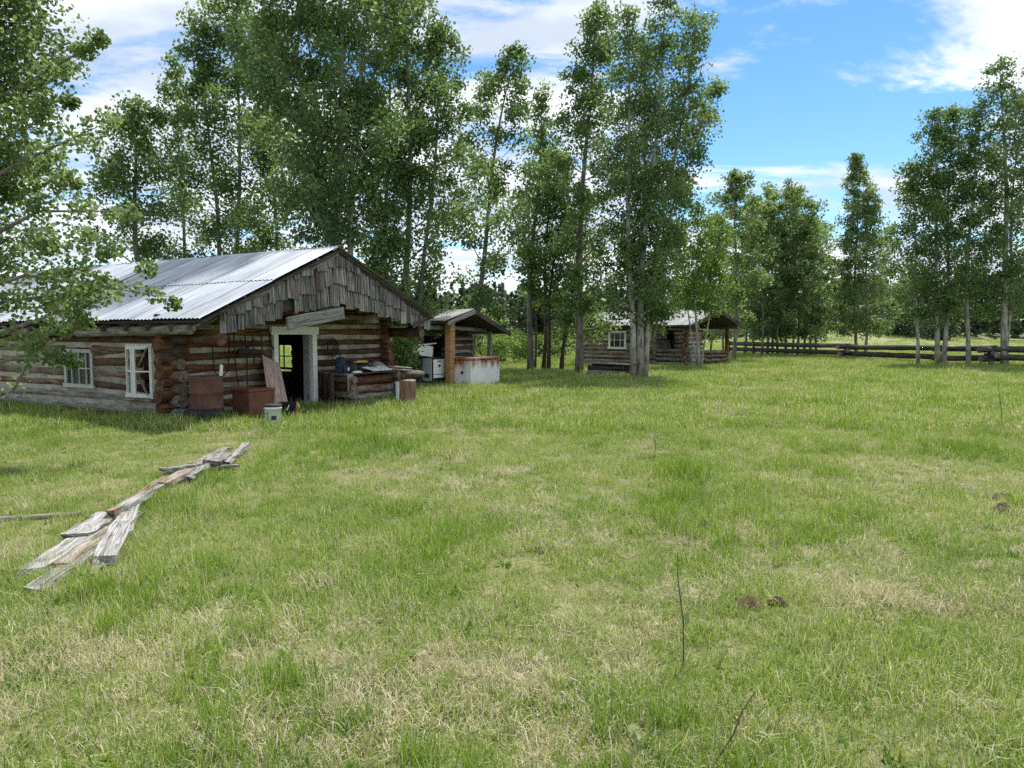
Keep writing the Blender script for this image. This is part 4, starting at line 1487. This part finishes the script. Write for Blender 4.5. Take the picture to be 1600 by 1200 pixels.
def build_trees():
    # the near tree at the left edge, trunk just outside the picture
    b = V((at(-190, 560, 10.2).x, 10.2, 0))
    ex = []
    RR = random.Random(3)
    sprays = [((20, 610), (95, 480), 9.6), ((60, 500), (230, 420), 9.2), ((40, 430), (270, 465), 9.4), ((60, 330), (200, 330), 9.8), ((40, 250), (170, 190), 10),
              ((60, 120), (160, 60), 10.3), ((20, 560), (115, 560), 9.0), ((10, 470), (180, 450), 9.3), ((40, 380), (150, 370), 9.2), ((0, 300), (120, 280), 10.8),
              ((0, 540), (100, 515), 8.9), ((0, 200), (110, 150), 9.6), ((30, 440), (130, 500), 9.2), ((90, 420), (190, 385), 9.6)]
    for (x0, y0), (x1, y1), d in sprays:
        for i in range(9 if y0 < 500 else 5):
            f = i / (8 if y0 < 500 else 4)
            ex.append((at(x0 + (x1 - x0) * f, y0 + (y1 - y0) * f + RR.uniform(-12, 12), d + RR.uniform(-.3, .3)), .19 - .08 * f))
    t = tree('poplar_tree', b, [(0, 0, at(-60, -380, 10.4), 1), (.3, .25, at(40, -260, 10.6), .75)],   .17, 2.15, .26, 200000, .042, leaf_mid, bark_grey, 41,
             'leafy poplar at the left edge hanging over the cabin roof', limbs=76, rise=(.25, .85), clump=.24, k=6, sub=9, extra=ex)
    mb = MB()
    for (x0, y0), (x1, y1), d in sprays[:8]:
        q0 = at(x0 - 150, y0 + (60 if y0 > 400 else 90), 10.0) - b
        q1 = at(x0, y0, d) - b
        q2 = at(x1, y1, d) - b
        mb.tube([q0, (q0 + q1) / 2 + V((0, 0, .05)), q1, (q1 + q2) / 2, q2], [.04, .032, .022, .012, .004], 6, 0, False)
    mb.build('limb', bark_grey, t, True)

    # trees rising behind the main cabin
    simple(232, 22.5, 212, 165, .19, 2.3, .22, 18000, .075, leaf_dark, bark_grey, 51, 'tree with a dark straight trunk behind the left part of the cabin roof', name='poplar_tree', limbs=26)
    multi(352, 23.5, [(-.3, 0, 318, 30, 0, 1), (.25, .3, 372, -40, 1, .9)], .15, 3.2, .22, 42000, .075, leaf_dark, bark_grey, 52,
          'two-stemmed poplar behind the middle of the cabin roof', name='poplar_tree', limbs=30)
    multi(538, 20.5, [(0, 0, 520, -190, 0, 1), (-.12, .1, 430, -110, -.5, .75), (.1, .15, 585, -120, .8, .8), (-.1, -.1, 465, -30, .6, .6)], .20, 3.1, .30, 72000, .075, leaf_dark, bark_pale, 53,
          'tallest poplar with pale forking trunk rising behind the cabin ridge', name='poplar_tree', limbs=30, rise=(.5, 1.0))
    multi(628, 22.5, [(0, 0, 640, -90, 0, 1), (.5, .3, 690, 40, .8, .75), (-.4, .4, 600, -30, 1, .8)], .17, 2.6, .14, 66000, .075, leaf_dark, bark_grey, 54,
          'dense dark poplar behind the right end of the cabin', name='poplar_tree', limbs=34)
    simple(432, 26, 420, 40, .13, 3.0, .18, 24000, .08, leaf_dark, bark_grey, 55, 'thin-trunked poplar farther back behind the cabin ridge', name='poplar_tree')
    simple(290, 27, 275, 95, .13, 2.0, .2, 10000, .08, leaf_dark, bark_grey, 56, 'sparse poplar in the back, left of the two-stemmed poplar', name='poplar_tree')
    # leaning one behind the shed
    simple(732, 27.5, 806, 80, .17, 2.4, .18, 19000, .085, leaf_dark, bark_grey, 57, 'poplar leaning right, its trunk rising behind the shed roof', name='poplar_tree', limbs=36)
    # slim group between shed and far cabin
    simple(829, 31.6, 846, 140, .19, 1.6, .26, 10000, .09, leaf_dark, bark_grey, 58, 'straight grey-trunked aspen nearest the shed in the central group', limbs=30)
    simple(836, 32.5, 828, 250, .07, 1.1, .3, 3500, .09, leaf_dark, bark_dark, 59, 'very thin dark sapling just right of the straight grey aspen', limbs=22)
    simple(849, 31.8, 872, 215, .12, 1.3, .25, 6000, .09, leaf_dark, bark_dark, 60, 'thin dark-stemmed aspen, left one of the crossing pair', limbs=26)
    simple(857, 31.5, 886, 250, .12, 1.3, .25, 6000, .09, leaf_dark, bark_dark, 61, 'thin aspen leaning right, right one of the crossing pair', limbs=26)
    simple(877, 31.4, 915, 300, .13, 1.4, .12, 7000, .085, leaf_mid, bark_dark, 62, 'strongly leaning aspen in front of the left end of the far cabin', limbs=26)
    simple(905, 29.2, 931, 2, .22, 2.5, .11, 34000, .085, leaf_dark, bark_grey, 63, 'tall narrow aspen left of the rotten log pile', limbs=46)
    # four-stemmed aspen
    multi(1000, 26.4, [(-.22, 0, 978, 5, 0, .85), (0, -.06, 1040, -25, .4, 1), (.2, .05, 1092, 25, .5, .8), (.08, .3, 1122, 130, 1.2, .6), (-.1, .3, 1010, 70, 1.4, .7)], .19, 2.3, .15, 74000, .078, leaf_dark, bark_pale, 64,
          'big four-stemmed pale aspen right of the rotten log pile', limbs=36, rise=(.45, 1.0))
    # bright birch before the far cabin
    multi(1092, 33.3, [(0, 0, 1088, 318, 0, 1), (.12, 0, 1128, 350, .4, .7), (0, .2, 1052, 350, .3, .6)], .10, 1.35, .36, 15000, .085, leaf_bright, bark_pale, 65,
          'bright green young aspen with forked white stem in front of the far porch', limbs=26)
    simple(1147, 43.6, 1150, 265, .17, 2.8, .2, 14000, .12, leaf_mid, bark_grey, 66, 'aspen standing just right of the far cabin', limbs=30)
    # thicket behind the far cabin
    R = random.Random(77)
    for i, (px, d, ty) in enumerate(((1164, 56, 330), (1178, 52, 312), (1190, 50, 322), (1199, 51, 300), (1207, 54, 290), (1215, 50, 316), (1228, 53, 298), (1238, 57, 308), (1246, 51, 286),
                                      (1256, 54, 300), (1266, 50, 318), (1275, 56, 345), (1130, 60, 335), (1110, 62, 360))):
        simple(px, d, px + R.uniform(-10, 10), ty, .12, 3.0, .10, 7200, .13, leaf_hazed, bark_grey, 100 + i,
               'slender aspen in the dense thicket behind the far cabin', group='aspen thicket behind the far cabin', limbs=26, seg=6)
    # pair at the fence pier
    simple(1338, 50, 1336, 240, .15, 3.5, .12, 23000, .11, leaf_hazed, bark_pale, 130, 'pointed aspen left one of the pair at the fence pier', limbs=60, rise=(.1, .75), profile=lambda u: min(1, .45 + 3 * u) * (1 - u) ** .85 + .04)
    simple(1351, 49, 1366, 300, .14, 3.1, .14, 15000, .11, leaf_hazed, bark_pale, 131, 'shorter aspen right one of the pair at the fence pier', limbs=50, rise=(.1, .75), profile=lambda u: min(1, .45 + 3 * u) * (1 - u) ** .8 + .04)
    # right-hand group in front of the fence
    simple(1435, 36, 1425, 262, .12, 2.2, .18, 14000, .09, leaf_dark, bark_pale, 132, 'thin pale-trunked aspen, leftmost of the right-hand group', limbs=32)
    multi(1470, 36.3, [(-.14, 0, 1456, 175, 0, 1), (.16, .05, 1492, 160, .4, .95)], .17, 2.4, .17, 32000, .088, leaf_dark, bark_pale, 133,
          'twin-stemmed aspen beside the fence post', limbs=38)
    simple(1514, 35.6, 1522, 165, .15, 2.1, .18, 18000, .088, leaf_dark, bark_pale, 134, 'single aspen between the fence post and the log pier', limbs=36)
    multi(1570, 35, [(0, 0, 1562, 98, 0, 1), (.1, .2, 1600, 150, .6, .6)], .22, 2.4, .17, 28000, .088, leaf_dark, bark_pale, 135,
          'tallest aspen of the right-hand group beside the log pier', limbs=40)
    simple(1650, 36, 1625, 110, .18, 2.6, .16, 22000, .09, leaf_dark, bark_grey, 136, 'aspen cut off by the right edge of the picture', limbs=36)
    # bush at the right end of the main cabin
    def bush(px, d, h, r, n, ls, lm, seed, label, group=None, name='leafy_bush', stems=5, first=.1):
        Rb = random.Random(seed)
        bb = V((at(px, 560, d).x, d, 0))
        st = []
        for s in range(stems):
            a = Rb.uniform(0, 6.28)
            q = Rb.uniform(.2, .8) * r
            st.append((q * .2 * math.cos(a), q * .2 * math.sin(a), bb + V((q * math.cos(a), q * math.sin(a), h * Rb.uniform(.7, 1))), 1))
        tree(name, bb, st, .022, r * .75, first, n, ls, lm, bark_grey, seed, label, 'bush', group, limbs=9, clump=.22 * max(1, h / 2), wob=.06, sub=3, seg=5)
    bush(630, 20.8, 2.0, .62, 2600, .060, leaf_bright, 201, 'green leafy bush between the cabin and the old stove', first=.42)
    bush(770, 35, 1.4, 1.5, 3200, .08, leaf_bright, 203, 'light green bush just right of the chest freezer')
    bush(805, 38, 1.5, 1.8, 3400, .08, leaf_bright, 204, 'wide light green bush left of the straight grey aspen')
    bush(752, 45, 2.8, 2.2, 5000, .11, leaf_mid, 205, 'taller bush behind the shed eave', name='leafy_bush')
    bush(868, 44, 1.6, 1.7, 2400, .09, leaf_bright, 206, 'bush seen between the crossing pair and the leaning aspen')
    bush(925, 35.2, 3.4, 1.0, 2600, .09, leaf_mid, 207, 'tall bush covering the left end of the far cabin roof', first=.5)
    bush(1420, 95, 4.2, 4.5, 6000, .2, leaf_spruce, 209, 'dark thicket bush on the slope beyond the fence', stems=8)
    bush(1385, 100, 3.4, 3.0, 4000, .2, leaf_mid, 210, 'green bush left of the dark thicket on the slope', stems=7)
    bush(1465, 92, 3.0, 3.0, 3500, .2, leaf_spruce, 211, 'low dark bush right of the thicket on the slope', stems=7)
    # spruce behind the central group
    def spruce(px, d, ty, seed, label, n=5000, ls=.16):
        b_, t_ = T(px, d, px, ty)
        tree('spruce_tree', b_, [(0, 0, t_, 1)], .12, 1.7, .06, n, ls, leaf_spruce, bark_dark, seed, label, 'tree', None, limbs=46, rise=(-.15, .2), clump=.2, wob=.03,
             profile=lambda u: (1 - u) * .95 + .05)
    spruce(842, 48, 462, 221, 'dark spruce seen behind the crossing pair of thin aspens')
    spruce(820, 52, 482, 222, 'smaller spruce left of the dark one behind the central aspens')
    spruce(782, 60, 470, 223, 'distant spruce right of the shed roof')


build_trees()


def build_forest():
    """the far wood that closes the meadow, one mass"""
    R = random.Random(5)
    rng = np.random.default_rng(5)
    C, Sz, Ti = [], [], []
    for i in range(1600):
        a = rad(R.uniform(-62, 62))
        d = R.uniform(150, 250)
        x, y = d * math.sin(a), d * math.cos(a)
        h = R.uniform(8.5, 15) * (d / 190)
        conifer = R.random() < .55
        n = 85
        u = rng.random(n) ** .8
        w = (1 - u) * 2.0 + .25 if conifer else np.sin(np.clip(u * .9 + .12, 0, 1) * np.pi) * 2.4 + .2
        ang = rng.random(n) * 6.283
        q = np.sqrt(rng.random(n)) * w
        C.append(np.stack([x + q * np.cos(ang), y + q * np.sin(ang), .3 + u * h + mound(x, y)], 1))
        Sz.append(rng.uniform(.45, .85, n))
        Ti.append(np.full(n, (.25 if conifer else .7) + R.uniform(-.2, .2)))
    rngm = rng
    me = leaf_mesh('far_forest', np.concatenate(C), np.concatenate(Sz), np.clip(np.concatenate(Ti), 0, 1), rngm, leaf_far, 4, .9)
    o = bpy.data.objects.new('far_forest', me)
    link(o)
    tag(o, 'distant mixed forest closing off the meadow', 'forest', None, 'stuff')


leaf_far = leaf_mat('far_foliage', [(0.1, (0.03, 0.055, 0.028)), (0.5, (0.055, 0.09, 0.04)), (0.9, (0.10, 0.14, 0.055))], .25, .05)
build_forest()


# ------------------------------------------------------------------ grass
def tuft(name, seed, n, rad_, hmin, hmax, wid, lean, m_, tmean, tsd, flat=0.0):
    rng = np.random.default_rng(seed)
    a = rng.random(n) * 6.283
    q = np.sqrt(rng.random(n)) * rad_
    bx, by = q * np.cos(a), q * np.sin(a)
    L = rng.uniform(hmin, hmax, n)
    dirn = rng.random(n) * 6.283
    ln = np.abs(rng.normal(0, lean, n)) + flat
    ln = np.clip(ln, 0, 1.45)
    tw = dirn + 1.5708 + rng.normal(0, .5, n)
    w = wid * rng.uniform(.7, 1.3, n)
    verts = np.zeros((n, 5, 3))
    for j, (f, wf) in enumerate(((0, 1), (.5, .8), (1, 0))):
        ang = ln * (.45 + .75 * f)
        hx = L * f * np.sin(ang)
        z = L * f * np.cos(ang)
        cx, cy = bx + hx * np.cos(dirn), by + hx * np.sin(dirn)
        if j < 2:
            verts[:, 2 * j] = np.stack([cx - np.cos(tw) * w * wf / 2, cy - np.sin(tw) * w * wf / 2, z], 1)
            verts[:, 2 * j + 1] = np.stack([cx + np.cos(tw) * w * wf / 2, cy + np.sin(tw) * w * wf / 2, z], 1)
        else:
            verts[:, 4] = np.stack([cx, cy, np.maximum(z, .004)], 1)
    fs = []
    for i in range(n):
        b = i * 5
        fs += [(b, b + 1, b + 3, b + 2), (b + 2, b + 3, b + 4)]
    me = bpy.data.meshes.new(name)
    me.from_pydata(verts.reshape(-1, 3).tolist(), [], fs)
    at_ = me.attributes.new('tint', 'FLOAT', 'POINT')
    at_.data.foreach_set('value', np.repeat(np.clip(rng.normal(tmean, tsd, n), 0, 1), 5).astype(np.float32))
    me.materials.append(m_)
    return bpy.data.objects.new(name, me)


def build_grass():
    kinds = []
    # 0-3 near green, 4-5 near straw, 6-8 far green, 9 far straw, 10 tall tuft
    for i in range(4):
        kinds.append(tuft('tuft%02d' % len(kinds), 10 + i, 74, .13, .03, .11, .0037, .8, grass_green, .36 + .06 * i, .26))
    for i in range(2):
        kinds.append(tuft('tuft%02d' % len(kinds), 20 + i, 70, .14, .04, .12, .0033, .5, grass_straw, .5, .25, .45))
    for i in range(3):
        kinds.append(tuft('tuft%02d' % len(kinds), 30 + i, 46, .24, .06, .17, .010, .7, grass_green, .36 + .07 * i, .22))
    kinds.append(tuft('tuft%02d' % len(kinds), 40, 40, .24, .06, .16, .010, .5, grass_straw, .45, .2, .3))
    kinds.append(tuft('tuft%02d' % len(kinds), 41, 50, .09, .10, .20, .0048, .55, grass_green, .30, .16))
    # 11 low broad-leaved weeds, 12 tall thin seed stems
    kinds.append(tuft('tuft%02d' % len(kinds), 42, 16, .06, .025, .06, .020, 1.0, grass_green, .12, .08))
    kinds.append(tuft('tuft%02d' % len(kinds), 43, 5, .07, .16, .34, .0028, .35, grass_straw, .55, .2))
    rng = np.random.default_rng(99)
    pts, idx, scl = [], [], []

    def inside(x, y):
        dx, dy = x - C0.x, y - C0.y
        a = dx * U.x + dy * U.y
        v = dx * VD.x + dy * VD.y
        return -.05 < a < W + .05 and -.05 < v < LEN

    bands = ((1.9, 4.5, 210), (4.5, 8, 140), (8, 13, 95), (13, 24, 26), (24, 40, 12), (40, 62, 5), (62, 115, 1.0))
    for (y0, y1, dens) in bands:
        xm = .80 * y1 + .6
        n = int(dens * (y1 - y0) * 2 * xm)
        xs = rng.uniform(-xm, xm, n)
        ys = rng.uniform(y0, y1, n)
        for x, y in zip(xs, ys):
            if abs(x) > .80 * y + .6 or inside(x, y):
                continue
            dry = noise.noise(V((x * .55, y * .42, 2.2))) + .6 * noise.noise(V((x * 1.7, y * 1.5, 7.7))) + .35 * noise.noise(V((x * 4.5, y * 4.5, 3.1)))
            nearf = max(0, min(1, (11 - y) / 9))
            thr = .74 - .54 * nearf
            st = dry + rng.normal(0, .5) > thr + .20
            near = y < 12
            if st:
                k = (4 + rng.integers(0, 2)) if near else 9
                s = rng.uniform(.7, 1.15)
            else:
                lush = noise.noise(V((x * .8 + 9, y * .8, 4.4)))
                if near and lush > .22 and rng.random() < .30:
                    k = 10
                    s = rng.uniform(.7, 1.1)
                else:
                    k = rng.integers(0, 4) if near else 6 + rng.integers(0, 3)
                    s = rng.uniform(.7, 1.2) * (1 + .35 * lush)
            if near and rng.random() < .06:
                k = 11
            elif near and rng.random() < .03:
                k = 12
            else:
                s *= .75 + .45 * (noise.noise(V((x * 2.3, y * 2.3, 8.8))) + .5)
            ca, cv = (x - C0.x) * U.x + (y - C0.y) * U.y, (x - C0.x) * VD.x + (y - C0.y) * VD.y
            if (-1.0 < ca < W + 1 and -1.5 < cv < 0) or (-.7 < ca < 0 and cv < LEN):
                s *= 1.35      # uncut fringe along the walls
            if y > 12:
                s *= 1.0 + (y - 12) * .014
            pts.append((x, y, mound(x, y) - .005))
            idx.append(int(k))
            scl.append(float(s))
    n = len(pts)
    me = bpy.data.meshes.new('grass')
    me.from_pydata(pts, [], [])
    a = me.attributes.new('idx', 'INT', 'POINT')
    a.data.foreach_set('value', idx)
    a = me.attributes.new('scl', 'FLOAT', 'POINT')
    a.data.foreach_set('value', scl)
    a = me.attributes.new('rot', 'FLOAT_VECTOR', 'POINT')
    rv = np.zeros((n, 3), np.float32)
    rv[:, 2] = rng.random(n) * 6.283
    rv[:, 0] = rng.normal(0, .12, n)
    rv[:, 1] = rng.normal(0, .12, n)
    a.data.foreach_set('vector', rv.ravel())
    o = bpy.data.objects.new('grass', me)
    link(o)
    tag(o, 'green and straw-coloured meadow grass covering the lawn', 'grass', None, 'stuff')
    ng = bpy.data.node_groups.new('grass_scatter', 'GeometryNodeTree')
    ng.interface.new_socket('Geometry', in_out='INPUT', socket_type='NodeSocketGeometry')
    ng.interface.new_socket('Geometry', in_out='OUTPUT', socket_type='NodeSocketGeometry')
    N, L = ng.nodes, ng.links
    gi, go = N.new('NodeGroupInput'), N.new('NodeGroupOutput')
    jn = N.new('GeometryNodeJoinGeometry')

    def named(nm, t):
        q = N.new('GeometryNodeInputNamedAttribute')
        q.data_type = t
        q.inputs[0].default_value = nm
        return q.outputs[0]
    ix, rt, sc_ = named('idx', 'INT'), named('rot', 'FLOAT_VECTOR'), named('scl', 'FLOAT')
    for k, ko in enumerate(kinds):
        oi = N.new('GeometryNodeObjectInfo')
        oi.inputs['Object'].default_value = ko
        oi.inputs['As Instance'].default_value = False
        cp = N.new('FunctionNodeCompare')
        cp.data_type = 'INT'
        cp.operation = 'EQUAL'
        L.new(ix, [q for q in cp.inputs if q.type == 'INT'][0])
        [q for q in cp.inputs if q.type == 'INT'][1].default_value = k
        ip = N.new('GeometryNodeInstanceOnPoints')
        L.new(gi.outputs[0], ip.inputs['Points'])
        L.new(cp.outputs[0], ip.inputs['Selection'])
        L.new(oi.outputs['Geometry'], ip.inputs['Instance'])
        L.new(rt, ip.inputs['Rotation'])
        L.new(sc_, ip.inputs['Scale'])
        L.new(ip.outputs[0], jn.inputs[0])
    L.new(jn.outputs[0], go.inputs[0])
    md = o.modifiers.new('scatter', 'NODES')
    md.node_group = ng
    print('grass tufts', n)


build_grass()


# ------------------------------------------------------------------ small things in the lawn
def build_small():
    def dung(px, py, r, h, label, seed):
        R = random.Random(seed)
        p = gp(px, py)
        r *= .6
        h *= .5
        mb = MB()
        n, rows = 16, 5
        vs_ = []
        for i in range(rows + 1):
            f = i / rows
            for k in range(n):
                a = 2 * math.pi * k / n
                q = r * (1 - f) ** .6 * (1 + .35 * noise.noise(V((math.cos(a) * 1.4 + seed, math.sin(a) * 1.4, f)))) + (.001 if i == rows else 0)
                vs_.append((q * math.cos(a) * 1.25, q * math.sin(a), h * f * (1 + .9 * noise.noise(V((math.cos(a) * 3, math.sin(a) * 3 + seed, f * 3))))))
        mb.add(vs_, [(i * n + k, i * n + (k + 1) % n, (i + 1) * n + (k + 1) % n, (i + 1) * n + k) for i in range(rows) for k in range(n)])
        tag(mb.build('dung_pat', dung_mat, None, True, loc=(p.x, p.y, .005), rot=(0, 0, R.uniform(0, 6))), label, 'dung')
    dung(1170, 946, .13, .09, 'brown cow pat in the near grass right of the dry stalk', 1)
    dung(1215, 943, .08, .07, 'smaller cow pat just right of the brown one', 2)
    dung(1567, 799, .16, .13, 'dark round cow pat near the right edge', 3)
    dung(1573, 778, .22, .06, 'flat brown cow pat behind the dark round one', 4)
    dung(1183, 819, .10, .08, 'small grey cow pat in the middle of the lawn', 5)
    dung(575, 713, .11, .09, 'small dark cow pat in front of the cabin', 6)
    dung(845, 860, .10, .04, 'faint flattened cow pat in the centre foreground', 7)

    def stalk_(px, py, tx, ty, label, leaves=(), r=.004):
        p = gp(px, py)
        root = empty('dry_stalk', p, 0, label, 'stalk')
        t = at(tx, ty, p.y) - p
        MB().tube([(0, 0, 0), t * .4 + V((.01, 0, 0)), t * .75 + V((-.006, 0, 0)), t], [r, r * .9, r * .7, r * .45], 6).build('stem', stalk, root)
        for (f, s) in leaves:
            q = t * f
            rng = np.random.default_rng(int(f * 100))
            C = np.array([[q.x + .025, q.y, q.z], [q.x + .035, q.y - .01, q.z - .03]])
            o_ = bpy.data.objects.new('leaf', leaf_mesh('leaf', C, np.array([s, s * .8]), np.array([.6, .7]), rng, leaf_mid, 6))
            link(o_, root)
    stalk_(1068, 1040, 1059, 862, 'bare dry stalk standing upright in the near grass', ((.42, .022),))
    stalk_(992, 1185, 979, 1135, 'short sprig with two pale leaves at the bottom of the picture', ((.95, .024), (.6, .02)), .003)
    stalk_(1115, 1195, 1180, 1080, 'thin dark twig slanting right near the bottom edge', (), .0035)
    stalk_(1566, 668, 1560, 596, 'thin weed stalk on the lawn near the right edge', (), .007)
    stalk_(1022, 715, 1024, 672, 'small weed stalk in the middle of the lawn', ((.8, .03),), .006)


build_small()
